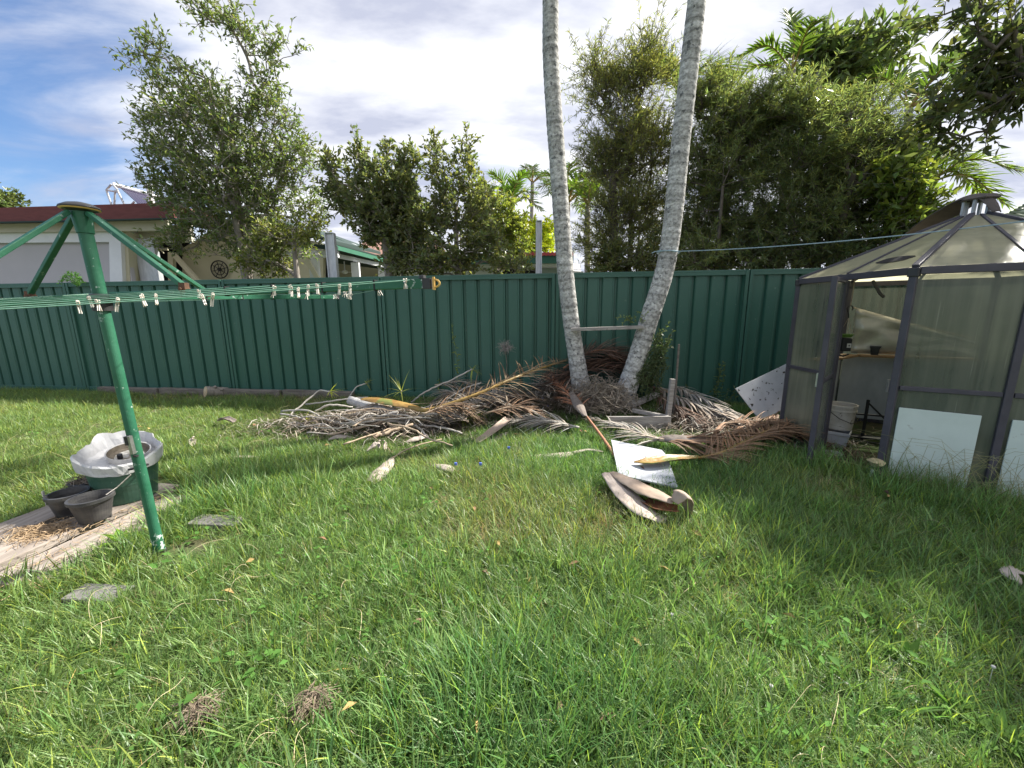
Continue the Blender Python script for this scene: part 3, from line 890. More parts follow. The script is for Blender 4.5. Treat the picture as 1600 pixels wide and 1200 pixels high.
for i in range(260):
    p = Vector((rq.gauss(-2.97, .09), rq.gauss(2.28, .06), .066)); b = rq.uniform(0, 2 * pi); L = rq.uniform(.04, .11)
    q1 = p + Vector((cos(b) * L / 2, sin(b) * L / 2, rq.uniform(.004, .03))); q2 = p + Vector((cos(b + .4) * L, sin(b + .4) * L, .002))
    mb.tube([p, q1, q2], .0018, 3, caps=False)
for i in range(160):
    p = Vector((rq.gauss(-2.66, .10), rq.uniform(1.6, 2.75), .056)); b = rq.uniform(0, 2 * pi); L = rq.uniform(.03, .08)
    q1 = p + Vector((cos(b) * L / 2, sin(b) * L / 2, rq.uniform(.002, .012))); q2 = p + Vector((cos(b + .4) * L, sin(b + .4) * L, .0))
    mb.tube([p, q1, q2], .0015, 3, caps=False)
tag(mb.build('dry_needles', mat('dry_needles', (.30, .21, .12), .9, (.42, .31, .2), 20)), 'dry brown needles scattered over the planks around the pots', 'needles', kind='stuff')
mb = MB(); q_ = Vector((-2.73, 2.46, .22)); mb.tube([q_, q_ + Vector((.03, .05, .03)), q_ + Vector((.09, .10, .10))], .004, 5)
tag(mb.build('bent_twig', M_twig), 'short bent twig poking out of the front black pot', 'twig')
# ================================================================== GREENHOUSE
def poly_mat(name, col, col2, tr, trans, wscale=(60, 60, 0.7)):
    m = bpy.data.materials.new(name); m.use_nodes = True
    t = m.node_tree; N = t.nodes.new; L = t.links.new
    b = t.nodes['Principled BSDF']; b.inputs['Roughness'].default_value = .17; b.inputs['Specular IOR Level'].default_value = .5
    tcn = N('ShaderNodeTexCoord'); mp_ = N('ShaderNodeMapping'); mp_.inputs['Scale'].default_value = (wscale[0] * .25, wscale[1] * .25, wscale[2])
    L(tcn.outputs['Object'], mp_.inputs[0])
    n1 = N('ShaderNodeTexNoise'); n1.inputs['Scale'].default_value = 1.6; n1.inputs['Detail'].default_value = 5; L(mp_.outputs[0], n1.inputs['Vector'])
    n2 = N('ShaderNodeTexNoise'); n2.inputs['Scale'].default_value = 1.8; n2.inputs['Detail'].default_value = 4; L(tcn.outputs['Object'], n2.inputs['Vector'])
    ad = N('ShaderNodeMath'); ad.operation = 'MULTIPLY_ADD'; ad.inputs[1].default_value = .45; L(n1.outputs['Fac'], ad.inputs[0]); 
    ml = N('ShaderNodeMath'); ml.operation = 'MULTIPLY'; ml.inputs[1].default_value = .55; L(n2.outputs['Fac'], ml.inputs[0]); L(ml.outputs[0], ad.inputs[2])
    mr = N('ShaderNodeMapRange'); mr.inputs['From Min'].default_value = .36; mr.inputs['From Max'].default_value = .64; L(ad.outputs[0], mr.inputs[0])
    mx = N('ShaderNodeMixRGB'); L(mr.outputs[0], mx.inputs[0]); mx.inputs[1].default_value = (*col, 1); mx.inputs[2].default_value = (*col2, 1)
    # thin pale drip streaks
    mp2 = N('ShaderNodeMapping'); mp2.inputs['Scale'].default_value = (wscale[0], wscale[1], 1.6); L(tcn.outputs['Object'], mp2.inputs[0])
    n3 = N('ShaderNodeTexNoise'); n3.inputs['Scale'].default_value = 1.5; n3.inputs['Detail'].default_value = 2; L(mp2.outputs[0], n3.inputs['Vector'])
    mr3 = N('ShaderNodeMapRange'); mr3.inputs['From Min'].default_value = .66; mr3.inputs['From Max'].default_value = .76; mr3.inputs['To Max'].default_value = .5; L(n3.outputs['Fac'], mr3.inputs[0])
    mx3 = N('ShaderNodeMixRGB'); L(mr3.outputs[0], mx3.inputs[0]); L(mx.outputs[0], mx3.inputs[1]); mx3.inputs[2].default_value = (.42, .42, .36, 1)
    L(mx3.outputs[0], b.inputs['Base Color'])
    w = N('ShaderNodeTexNoise'); w.inputs['Scale'].default_value = 2.0; L(mp2.outputs[0], w.inputs['Vector'])
    bp = N('ShaderNodeBump'); bp.inputs['Strength'].default_value = .15; bp.inputs['Distance'].default_value = .004; L(w.outputs['Fac'], bp.inputs['Height']); L(bp.outputs[0], b.inputs['Normal'])
    tl = N('ShaderNodeBsdfTranslucent'); L(mx3.outputs[0], tl.inputs['Color'])
    s1 = N('ShaderNodeMixShader'); s1.inputs[0].default_value = tr; L(b.outputs[0], s1.inputs[1]); L(tl.outputs[0], s1.inputs[2])
    tp = N('ShaderNodeBsdfTransparent'); tp.inputs['Color'].default_value = (.8, .82, .72, 1)
    s2 = N('ShaderNodeMixShader'); s2.inputs[0].default_value = trans; L(s1.outputs[0], s2.inputs[1]); L(tp.outputs[0], s2.inputs[2])
    L(s2.outputs[0], t.nodes['Material Output'].inputs[0])
    return m
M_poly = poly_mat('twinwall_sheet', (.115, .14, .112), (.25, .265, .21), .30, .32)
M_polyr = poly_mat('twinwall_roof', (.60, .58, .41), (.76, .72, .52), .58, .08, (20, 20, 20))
M_polyb = poly_mat('twinwall_back_dark', (.07, .08, .062), (.12, .13, .10), .30, .25)  # darker copy of the wall sheet, shade put into its colour

HC = Vector((4.11, 3.69, 0)); HS = 1.22; EZ = 1.68; APZ = 2.24; MZ = .78
hexc = [HC + Vector((HS * cos(radians(210 + 60 * k)), HS * sin(radians(210 + 60 * k)), 0)) for k in range(6)]
Zv = Vector((0, 0, 1))
gh = thing('greenhouse', HC, 'hexagonal greenhouse with grey frame, cloudy panels and an open door', 'greenhouse')
def fr(name, a, b, w, h, up=(0, 0, 1)):
    m_ = MB(); m_.beam(a, b, w, h, up); return m_.build(name, M_frame, gh, bevel=.004)
for k in range(6):
    c = hexc[k]; out = (c - HC).normalized()
    fr('corner_post', c - Zv * .05, c + Zv * (EZ - .02), .047, .044, up=out)
    m_ = MB(); m_.beam(c + Zv * (EZ - .045), c + Zv * (EZ + .02), .066, .060, up=out); m_.build('corner_joint', M_black, gh, bevel=.006)
def pane(name, a, b, z0, z1, m=None, inset=.02, off=Vector((0, 0, 0))):
    d = (b - a).normalized(); m_ = MB()
    a2 = a + d * inset + off; b2 = b - d * inset + off
    n = 1
    m_.add([a2 + Zv * z0, b2 + Zv * z0, b2 + Zv * z1, a2 + Zv * z1], [(0, 1, 2, 3)])
    return m_.build(name, m or M_poly, gh)
DH = 0.495                                             # where the doorway starts along the left face, from the back corner
for k in range(6):
    a, b = hexc[k], hexc[(k + 1) % 6]
    d = (b - a).normalized(); nrmf = Vector((d.y, -d.x, 0))
    fr('eave_beam', a + d * .03 + Zv * EZ, b - d * .03 + Zv * EZ, .045, .055)
    if k == 5:      # from the back left corner to the front left corner: fixed panel then open doorway
        hp = a + d * (HS * DH)
        fr('door_post', hp + Zv * -.03, hp + Zv * (EZ - .03), .045, .045)
        fr('mid_rail', a + d * .03 + Zv * MZ, hp - d * .025 + Zv * MZ, .03, .035)
        fr('base_rail', a + d * .03 + Zv * .03, hp - d * .025 + Zv * .03, .04, .05)
        pane('wall_pane', a, hp, MZ + .018, EZ - .03); pane('wall_pane', a, hp, .05, MZ - .018)
        continue
    mpt = a.lerp(b, .5)
    fr('mid_post', mpt + Zv * -.03, mpt + Zv * (EZ - .03), .045, .045, up=nrmf)
    for p0, p1 in ((a, mpt), (mpt, b)):
        fr('mid_rail', p0 + d * .03 + Zv * MZ, p1 - d * .025 + Zv * MZ, .03, .035)
        fr('base_rail', p0 + d * .03 + Zv * .03, p1 - d * .025 + Zv * .03, .04, .05)
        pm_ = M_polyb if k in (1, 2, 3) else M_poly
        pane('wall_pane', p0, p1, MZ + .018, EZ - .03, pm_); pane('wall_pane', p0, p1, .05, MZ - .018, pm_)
    if k in (0, 1):
        for j, (p0, p1) in enumerate(((a, mpt), (mpt, b))):
            m_ = MB(); w_ = .50
            q0 = p0 + d * .045 + nrmf * .012; q1 = q0 + d * (.455 if j == 0 else .47)
            m_.slab([q0 + Zv * -.01, q1 + Zv * -.01, q1 + Zv * (.615 - .02 * j), q0 + Zv * (.625 - .02 * j)], nrmf * .010)
            pn = m_.build('lower_board', M_mint, gh, bevel=.002)
    if k in (2, 3, 4):
        for p0, p1 in ((a, mpt), (mpt, b)):
            m_ = MB(); q0 = p0 + d * .035 - nrmf * .02; q1 = p1 - d * .035 - nrmf * .02
            m_.slab([q0 + Zv * .05, q1 + Zv * .05, q1 + Zv * .84, q0 + Zv * .84], -nrmf * .012)
            m_.build('insulation_board', M_insul, gh)
# roof: one ridge bar per corner, one bar up the middle of each side, a clear sheet between two bars
AP = HC + Zv * APZ
def rp(base, t): return (base + Zv * (EZ + .03)).lerp(AP, t)
TR = .90
for k in range(6):
    a, b = hexc[k], hexc[(k + 1) % 6]; mpt = a.lerp(b, .5)
    m_ = MB(); m_.beam(rp(a, .0), rp(a, TR + .02), .042, .032); m_.build('ridge_bar', M_frame, gh, bevel=.004)
    m_ = MB(); m_.beam(rp(mpt, .0), rp(mpt, TR), .022, .022); m_.build('roof_bar', M_frame, gh, bevel=.003)
    for p0, p1 in ((a, mpt), (mpt, b)):
        m_ = MB(); m_.add([rp(p0, 0), rp(p1, 0), rp(p1, TR), rp(p0, TR)], [(0, 1, 2, 3)])
        m_.build('roof_pane', M_polyr, gh)
# dark oval disc laid on the left roof sheet, painted shade for a hole
a, b = hexc[5], hexc[0]
q0 = a.lerp(b, .62); q1 = a.lerp(b, .90)
cen = rp(a.lerp(b, .74), .17); ux = (q1 - q0).normalized(); uy = (AP - rp(a.lerp(b, .5), 0)).normalized(); un = ux.cross(uy).normalized()
if un.z < 0: un = -un
m_ = MB(); ring = [cen + un * .006 + ux * .155 * cos(2 * pi * i / 24) * (1 + .1 * sin(i)) + uy * .055 * sin(2 * pi * i / 24) for i in range(24)]
m_.slab(ring, -un * .004); m_.build('vent_shade_disc', M_dark, gh)
# cupola on the apex
m_ = MB(); m_.lathe([(.0, .02), (.10, .0), (.13, -.03), (.12, -.04), (.0, -.02)], 6, AP + Zv * .12); m_.build('vent_cap', M_tarp, gh)
for k in range(6):
    t_ = radians(30 + 60 * k); p = AP + Vector((.085 * cos(t_), .085 * sin(t_), -.05)); m_ = MB(); m_.beam(p, p + Zv * .15, .02, .02); m_.build('vent_post', M_galv, gh)
# open door, swung out over the grass
hp = hexc[5] + (hexc[0] - hexc[5]).normalized() * (HS * DH)
fe = Vector((2.645, 3.315, 0)); d = (fe - hp).normalized(); dl = (fe - hp).length
hp2 = hp + d * .03
m_ = MB(); m_.beam(hp2 + Zv * .02, hp2 + Zv * 1.66, .036, .028, up=d); dr = m_.build('door_stile', M_frame, gh, bevel=.003)
m_ = MB(); m_.beam(fe + Zv * -.01, fe + Zv * 1.66, .040, .040, up=d); m_.build('door_stile', M_frame, gh, bevel=.003)
for z in (.06, MZ, 1.645):
    m_ = MB(); m_.beam(hp2 + d * .02 + Zv * z, fe - d * .022 + Zv * z, .026, .034); m_.build('door_rail', M_frame, gh, bevel=.003)
for z0, z1 in ((.078, MZ - .018), (MZ + .018, 1.627)):
    m_ = MB(); m_.add([hp2 + Zv * z0, fe + Zv * z0, fe + Zv * z1, hp2 + Zv * z1], [(0, 1, 2, 3)]); m_.build('door_pane', M_poly, gh)
nd = Vector((d.y, -d.x, 0)); m_ = MB(); m_.beam(fe + Zv * .74 - d * .0 + nd * .025, fe + Zv * .86 + nd * .025, .016, .02, up=d); m_.build('door_latch', M_steel, gh)
c = hexc[0]; m_ = MB(); m_.beam(c + Vector((-.03, .02, .74)), c + Vector((-.03, .02, .84)), .016, .02, up=(1, 0, 0)); m_.build('door_latch', M_steel, gh)

# things inside and around
def lookv(u, v, y): return A(u, v, y)
sh0 = HC + (hexc[3] - HC) * .86; sh1 = HC + (hexc[4] - HC) * .86; sh2 = HC + (hexc[5] - HC) * .84
shelf = thing('shelf', sh1 + Zv * .8, 'brown timber shelf along the back wall inside the greenhouse', 'shelf')
for p0, p1 in ((sh0, sh1), (sh1, sh2)):
    m_ = MB(); m_.beam(p0 + Zv * .84, p1.lerp(p0, .06) + Zv * .84, .16, .024); m_.build('shelf_board', mat('brown_board', (.20, .12, .06), .7, (.3, .19, .1), 6), shelf, bevel=.003)
    q_ = p0.lerp(p1, .5); m_ = MB(); m_.beam(q_ + Zv * .02, q_ + Zv * .826, .03, .03); m_.build('shelf_leg', M_iron, shelf)
pp = sh0.lerp(sh1, .80) + Zv * .853
ip = thing('plant_pot', pp, 'small square black pot on the shelf inside the greenhouse', 'pot')
m_ = MB(); m_.lathe([(0, .005), (.045, 0), (.062, .10), (.056, .10), (.042, .012)], 4, pp); m_.build('pot_wall', M_black, ip)
m_ = MB(); m_.lathe([(.062, .085), (.07, .088), (.07, .104), (.058, .104)], 4, pp); m_.build('rim', M_black, ip)
# reflective sheet sagging from a cord
f0 = HC + (hexc[3] - HC) * .93; f1 = HC + (hexc[4] - HC) * .93
rf = random.Random(4); fw = [[rf.uniform(-1, 1) for _ in range(9)] for _ in range(13)]
def fn(s_, t_):
    p = f0.lerp(f1, .02 + .96 * s_); top = 1.02 + .38 * s_
    i, j = int(s_ * 12), int(t_ * 8)
    return p + (HC - p).normalized() * (.03 + .025 * fw[i][j] * (t_ > 0)) + Zv * (top * (1 - t_) + .86 * t_)
m_ = MB(); m_.grid(fn, 12, 8)
foil = tag(m_.build('foil_sheet', M_foil, solid=.002, smooth=True), 'crinkled silver sheet hung slanting above the shelf inside the greenhouse', 'foil sheet')
m_ = MB(); m_.tube([f0 + Zv * 1.04, f0.lerp(f1, .5) + Zv * 1.21, f1 + Zv * 1.41], .006, 5)
m_.build('cord', M_twigb, foil)
bx0 = G(1312, 700, 0.0); bx0.y += .05
m_ = MB(); w_ = .10
m_.lathe([(0, 0), (.115, 0), (.135, .13), (.145, .132), (.145, .165), (.13, .165), (.11, .01)], 4, bx0 + Zv * .01)
bt = tag(m_.build('white_box', mat('grey_white', (.52, .53, .55), .5, (.4, .4, .4), 5), bevel=.006), 'small grey white plastic box under the bucket in the greenhouse doorway', 'box')
bc = bx0 + Vector((.045, .06, .178))
bk = thing('bucket', bc, 'grimy white bucket with wire handle just inside the greenhouse door', 'bucket')
m_ = MB(); m_.lathe([(0, 0), (.108, 0), (.112, .008), (.126, .19), (.134, .192), (.134, .205), (.128, .207), (.128, .236), (.136, .238), (.136, .258), (.124, .258), (.106, .02), (0, .015)], 32, bc)
m_.build('bucket_body', mat('bucket_white', (.62, .59, .54), .5, (.40, .35, .28), 5, spots=((.2, .16, .11), 14, .64)), bk)
m_ = MB(); m_.tube([bc + Vector((-.137, -.0, .20)), bc + Vector((-.09, -.11, .13)), bc + Vector((0, -.155, .09)), bc + Vector((.09, -.11, .10)), bc + Vector((.137, 0, .20))], .0035, 5); m_.build('handle', M_iron, bk)
# black metal stand
s0 = A(1352, 655, 4.0); s0.z = 0
st = thing('metal_stand', s0, 'black metal stand beside the bucket inside the greenhouse', 'stand')
e0 = s0 + Vector((.26, -.14, 0))
for p, h in ((s0, .46), (e0, .40)):
    m_ = MB(); m_.beam(p, p + Zv * h, .02, .02); m_.build('upright', M_iron, st)
m_ = MB(); m_.beam(s0 + Vector((-.2, .1, .30)), e0 + Zv * .30, .016, .016, ); m_.build('cross_bar', M_iron, st)
m_ = MB(); m_.beam(s0 + Zv * .43, s0.lerp(e0, .55) + Zv * .26, .016, .016); m_.build('cross_bar', M_iron, st)
m_ = MB(); m_.beam(s0 + Vector((-.1, .05, .06)), e0 + Vector((.1, -.05, .06)), .12, .016); m_.build('base_tray', M_iron, st)
# hanging scale
hs = A(1330, 470, 3.75)
sc = thing('hanging_scale', hs, 'green and black hanging scale on a hook in the greenhouse doorway', 'scale')
m_ = MB(); m_.tube([Vector((hs.x, hs.y, 1.70)), Vector((hs.x + .005, hs.y, 1.56)), Vector((hs.x, hs.y, 1.42))], .005, 5); m_.build('chain', M_twigb, sc)
zz = 1.40
m_ = MB(); m_.tube([Vector((hs.x + .028 * cos(t_), hs.y, zz + .02 * sin(t_) * (1.3))) for t_ in np.linspace(-.6, 3.8, 9)] + [Vector((hs.x - .004, hs.y, zz - .055)), Vector((hs.x, hs.y, zz - .085))], .005, 6); m_.build('hook', M_iron, sc)
for a_ in range(3):
    t_ = 2 * pi * a_ / 3; m_ = MB(); m_.tube([Vector((hs.x, hs.y, zz - .085)), Vector((hs.x + .05 * cos(t_), hs.y + .05 * sin(t_), zz - .23))], .0025, 4); m_.build('string', M_twigb, sc)
m_ = MB(); m_.lathe([(0, -.03), (.04, -.028), (.062, 0), (.058, .002), (.036, -.02)], 20, Vector((hs.x, hs.y, zz - .24))); m_.build('dish', mat('dish_green', (.12, .22, .04), .5), sc)
m_ = MB(); m_.box(hs.x - .045, hs.x + .045, hs.y - .03, hs.y + .03, zz - .40, zz - .275); m_.build('scale_body', M_iron, sc, bevel=.008)
m_ = MB(); m_.box(hs.x - .004, hs.x + .034, hs.y - .034, hs.y - .0305, zz - .365, zz - .325)
m_.box(hs.x + .006, hs.x + .024, hs.y - .036, hs.y - .0345, zz - .348, zz - .343, 1); m_.box(hs.x + .0125, hs.x + .0175, hs.y - .0362, hs.y - .0347, zz - .355, zz - .335, 1); m_.build('white_plate', [M_white, M_iron], sc)
m_ = MB(); m_.tube([Vector((hs.x - .05, hs.y, zz - .43)), Vector((hs.x, hs.y, zz - .45)), Vector((hs.x + .05, hs.y, zz - .43))], .008, 5); m_.build('lower_hook', M_iron, sc)
m_ = MB(); q_ = A(1368, 446, 3.55); m_.tube([q_ + Vector((-.03, 0, .04)), q_, q_ + Vector((.05, 0, -.07)), q_ + Vector((.09, 0, -.10))], .012, 6)
tag(m_.build('dangling_strap', M_tarp), 'short grey strap dangling under the greenhouse eave in the doorway', 'strap')
m_ = MB(); q_ = G(1300, 712, .02); m_.lathe([(0, .0), (.07, 0), (.08, .03), (.072, .03), (.064, .006), (0, .006)], 14, q_)
tag(m_.build('pot_saucer', mat('grey_white', (.5, .5, .5))), 'shallow grey saucer on the ground at the greenhouse doorway', 'saucer')
# stake with sponge top
q_ = G(1357, 752, 0)
sk = thing('garden_stake', q_, 'pale stake with a lumpy straw coloured top at the greenhouse front corner', 'stake')
m_ = MB(); m_.tube([q_, q_ + Vector((.05, .02, .13))], .011, 8); m_.build('stick', M_galv, sk)
rr_ = random.Random(2); m_ = MB()
m_.lathe([(0, -.03), (.03, -.028), (.05, -.005), (.055, .015), (.03, .032), (0, .03)], 12, q_ + Vector((.058, .024, .15)), wob=.22, rnd=rr_); m_.build('straw_top', mat('straw', (.55, .47, .27), .9, (.4, .33, .18), 30, bump=.6), sk)
m_ = MB(); m_.lathe([(.0, -.05), (.03, -.05), (.035, -.02), (.0, -.015)], 10, q_ + Vector((.056, .024, .14))); m_.build('green_collar', mat('collar_green', (.06, .10, .04), .7), sk)

# ================================================================== PALMS
def ringed_trunk(root, pts, rads):
    pts = curve(pts, 10)
    # resample finely
    out = []; rr = []; acc = 0.0; s_ = []
    for i in range(len(pts) - 1):
        L = (pts[i + 1] - pts[i]).length; k = max(1, int(L / .018))
        for j in range(k):
            out.append(pts[i].lerp(pts[i + 1], j / k)); rr.append(rads(i / (len(pts) - 1))); s_.append(acc + L * j / k)
        acc += L
    rw = random.Random(int(pts[0].x * 50) + 6)
    edges = [0.0]
    while edges[-1] < s_[-1] + .2: edges.append(edges[-1] + rw.uniform(.065, .125))
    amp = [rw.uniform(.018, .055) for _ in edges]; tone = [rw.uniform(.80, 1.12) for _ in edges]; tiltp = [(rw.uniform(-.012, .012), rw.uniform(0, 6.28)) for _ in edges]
    nside = 26; mb = MB()
    base_tube = MB(); base_tube.tube(out, rr, nside, caps=False)
    vs = [Vector(v) for v in base_tube.v]; tl = []; k = 0
    import bisect
    for i in range(len(out)):
        for j in range(nside):
            e = max(0, bisect.bisect(edges, s_[i]) - 1)
            ss = s_[i] + tiltp[e][0] * sin(2 * pi * j / nside + tiltp[e][1]); e = max(0, bisect.bisect(edges, ss) - 1)
            ph = (ss - edges[e]) / (edges[e + 1] - edges[e])
            flare = 1 + .22 * exp(-s_[i] / .22)
            f = flare * (1 + amp[e] * (1 - ph) ** 1.7 - .03 + rw.uniform(-.012, .012))
            vs[k] = out[i] + (vs[k] - out[i]) * f
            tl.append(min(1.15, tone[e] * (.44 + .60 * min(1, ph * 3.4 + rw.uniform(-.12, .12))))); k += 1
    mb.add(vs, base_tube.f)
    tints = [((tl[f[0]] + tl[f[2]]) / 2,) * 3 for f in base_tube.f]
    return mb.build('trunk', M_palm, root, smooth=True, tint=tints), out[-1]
def tall_palm(label, pts, r0, r1, seed):
    root = thing('palm_tree', pts[0], label, 'palm tree')
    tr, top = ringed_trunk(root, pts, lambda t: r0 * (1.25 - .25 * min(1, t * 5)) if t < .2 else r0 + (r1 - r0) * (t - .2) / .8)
    rng = random.Random(seed)
    m_ = MB(); m_.tube([top - Zv * .05, top + Zv * .5, top + Zv * .9], [r1 * 1.1, r1 * .95, r1 * .5], 14); m_.build('crown_shaft', mat('shaft_green', (.10, .16, .06), .5), root, smooth=True)
    for k in range(9):
        az = 2 * pi * k / 9 + rng.uniform(-.2, .2); el = rng.uniform(.1, .95)
        dd = Vector((cos(az) * cos(el), sin(az) * cos(el), sin(el))); t0 = top + Zv * .8; L = 2.3
        st, lf, tl = MB(), MB(), []
        frond_mesh(st, lf, [t0, t0 + dd * L * .55, t0 + dd * L + Vector((0, 0, -.9 * cos(el)))], .028, .006, 44, .62, .035, rng, ang=60, sag=.8, start=.12, tintlist=tl)
        f_ = st.build('frond', M_stalky, root); q = lf.build('leaflets', M_palmleaf, f_, tint=tl); q['kind'] = 'stuff'
pl = [A(913, 625, 5.5), A(904, 580, 5.5), A(886, 450, 5.5), A(871, 250, 5.5), A(861, 100, 5.5), A(860, 0, 5.5)]
pl.append(pl[-1] + (pl[-1] - pl[-2]) * 2.6)
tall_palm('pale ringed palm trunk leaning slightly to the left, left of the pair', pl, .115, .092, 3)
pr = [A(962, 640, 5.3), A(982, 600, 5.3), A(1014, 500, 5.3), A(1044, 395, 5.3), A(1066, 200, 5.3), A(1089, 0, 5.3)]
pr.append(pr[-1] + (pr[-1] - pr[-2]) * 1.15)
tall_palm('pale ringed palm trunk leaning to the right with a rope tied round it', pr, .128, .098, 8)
m_ = MB(); m_.beam(A(892, 515, 5.36), A(1004, 511, 5.20), .10, .042)
tag(m_.build('wooden_board', M_woodx, bevel=.004), 'grey board fixed level between the two palm trunks', 'board')
rp0 = A(1044, 395, 5.3)
rope = thing('rope', rp0, 'pale blue rope tied round the right palm and stretched off to the right', 'rope')
m_ = MB(); e = A(1700, 333, 3.0)
m_.tube([rp0.lerp(e, i / 20) + Vector((0, -.12 * (1 - i / 20), -.10 * 4 * (i / 20) * (1 - i / 20) * .5)) for i in range(21)], .0055, 6); m_.build('line', M_rope, rope)
m_ = MB(); ax = (pr[4] - pr[3]).normalized()
a1 = ax.cross(Vector((0, 1, 0))).normalized(); b1 = ax.cross(a1)
m_.tube([rp0 + (a1 * cos(t_) + b1 * sin(t_)) * .137 + ax * .01 * sin(t_) for t_ in np.linspace(0, 2 * pi, 25)], .007, 6, caps=False)
m_.tube([rp0 + (a1 * cos(t_) + b1 * sin(t_)) * .139 + ax * (.016 - .01 * sin(t_)) for t_ in np.linspace(0, 2 * pi, 25)], .007, 6, caps=False)
m_.tube([rp0 + Vector((-.13, -.04, 0)), rp0 + Vector((-.19, -.06, .01)), rp0 + Vector((-.23, -.06, -.01))], .006, 5); m_.build('knot', M_rope, rope)
# ================================================================== THE HEAP OF BRANCHES AND FRONDS
def GP(q):
    return G(q[0], q[1], q[2] + 0.0)
def stick(pts, r0, r1, m, lab, group=None, name='branch', cat='branch', n=7):
    p = curve([q if isinstance(q, Vector) else GP(q) for q in pts], 6)
    rr_ = random.Random(int(abs(p[0].x * 997 + p[0].y * 131)))
    k = len(p)
    p = [q + Vector((rr_.uniform(-1, 1), rr_.uniform(-1, 1), rr_.uniform(-1, 1))) * r0 * .45 for q in p]
    mb = MB(); mb.tube(p, [(r0 + (r1 - r0) * i / (k - 1)) * rr_.uniform(.88, 1.12) for i in range(k)], n)
    return tag(mb.build(name, m, smooth=True), lab, cat, group)
HB = 'bare branches in the heap by the fence'
def tuft(p, d, lab, L=.22, n=16, seed=1, tint=(1.5, 1.5, .8), droop=.4):
    r_ = random.Random(seed); P = []; D = []; N_ = []; LL = []; WW = []
    root = thing('leaf_tuft', p, lab, 'leaf tuft', 'spiky leaf tufts in the heap')
    mb = MB(); tl = []
    for i in range(n):
        q = (Vector(d).normalized() * .6 + Vector((r_.uniform(-1, 1), r_.uniform(-1, 1), r_.uniform(-.7, 1)))).normalized()
        sd_ = q.cross(Vector((0, 0, 1))).normalized(); ln = L * r_.uniform(.6, 1.1); w_ = .013 * r_.uniform(.7, 1.2)
        vs = []; pp_ = Vector(p); qq = q.copy()
        for j in range(5):
            f = j / 4; ww = w_ * (1 - f ** 1.6) + .0008
            vs += [pp_ - sd_ * ww / 2, pp_ + sd_ * ww / 2]
            qq = (qq + Vector((0, 0, -droop * .3))).normalized(); pp_ = pp_ + qq * ln / 4
        c = r_.uniform(.7, 1.3)
        mb.add(vs, [(2 * j, 2 * j + 1, 2 * j + 3, 2 * j + 2) for j in range(4)]); tl += [(tint[0] * c, tint[1] * c, tint[2] * c)] * 4
    lv = mb.build('leaves', M_leaf, root, tint=tl)
    m2 = MB(); m2.tube([Vector(p) - Vector(d).normalized() * .03, Vector(p) + Vector(d).normalized() * .02], .009, 6); m2.build('stub', M_twig, root)
b1 = [(452, 650, .04), (470, 634, .12), (498, 611, .27), (514, 612, .29)]
stick(b1, .013, .010, M_twig, 'pale bent branch rising to a yellow green tuft at the left end of the heap', HB)
tuft(GP((516, 612, .29)), (1, -.2, .1), 'yellow green spiky tuft on the raised branch at the left of the heap', seed=2, tint=(3.6, 3.3, .9))
stick([(440, 643, .05), (478, 641, .12), (508, 655, .13), (537, 663, .10)], .013, .010, M_twig, 'pale wavy branch lying at the far left of the heap', HB)
stick([(438, 647, .10), (468, 652, .10), (486, 664, .05)], .012, .008, M_twig, 'short pale hooked branch poking out of the heap to the left', HB)
stick([(452, 660, .05), (468, 662, .06), (482, 668, .05)], .011, .008, M_twig, 'short pale branch near the front left of the heap', HB)
stick([(535, 664, .10), (575, 656, .15), (622, 644, .22)], .021, .017, M_twig, 'thick grey lichen covered branch across the middle of the heap', HB)
stick([(492, 643, .10), (515, 633, .18), (552, 636, .14)], .014, .011, M_twig, 'arched pale branch left of the log in the heap', HB)
stick([(545, 622, .15), (556, 606, .30), (570, 600, .36)], .010, .008, M_twig, 'thin branch standing up behind the log with a dark tuft', HB)
tuft(GP((572, 599, .36)), (1, 0, .3), 'dark olive spiky tuft on the thin branch behind the log', L=.16, seed=3, tint=(1.6, 1.5, .8))
stick([(643, 629, .05), (665, 612, .26), (700, 596, .40), (736, 578, .54)], .013, .010, M_twig, 'long pale branch sloping up against the fence to a spiky tuft', HB)
tuft(GP((738, 577, .54)), (1, -.2, .1), 'green spiky tuft at the tip of the long branch against the fence', seed=4, L=.22, tint=(2.4, 2.3, .9))
tuft(GP((627, 612, .30)), (.1, -.2, 1), 'olive spiky tuft standing just behind the yellow sheath', seed=5, L=.32, n=14, tint=(1.8, 1.7, .7))
tuft(GP((722, 652, .12)), (.5, -.3, .2), 'drooping green tuft at the right side of the stick heap', seed=6, L=.30, n=30, tint=(1.7, 1.7, .6), droop=1.0)
tuft(GP((478, 657, .05)), (.3, -.3, .3), 'low yellow green tuft in the grass at the left of the heap', seed=7, L=.24, n=18, tint=(3.4, 3.2, .8), droop=.9)
stick([(574, 658, .09), (600, 657, .14), (640, 663, .09), (657, 671, .08), (669, 684, .03)], .016, .011, M_twig, 'pale forked looking branch curving down at the front of the heap', HB)
stick([(628, 662, .09), (650, 651, .15), (685, 647, .18), (717, 653, .14)], .014, .010, M_twig, 'pale branch reaching right from the middle of the heap', HB)
stick([(655, 664, .08), (690, 668, .10), (722, 677, .07)], .012, .010, M_twig, 'pale straight branch low at the right front of the heap', HB)
stick([(512, 680, .05), (570, 666, .11), (640, 647, .18)], .014, .012, M_twigb, 'long straight brown stick across the front of the heap', HB)
stick([(583, 682, .06), (610, 674, .08), (645, 664, .12)], .020, .017, M_twigb, 'thick pinkish brown stick at the front of the heap', HB)
stick([(698, 624, .22), (725, 607, .34), (752, 598, .42)], .010, .008, M_twig, 'thin pale branch curving up beside the big yellow frond', HB)
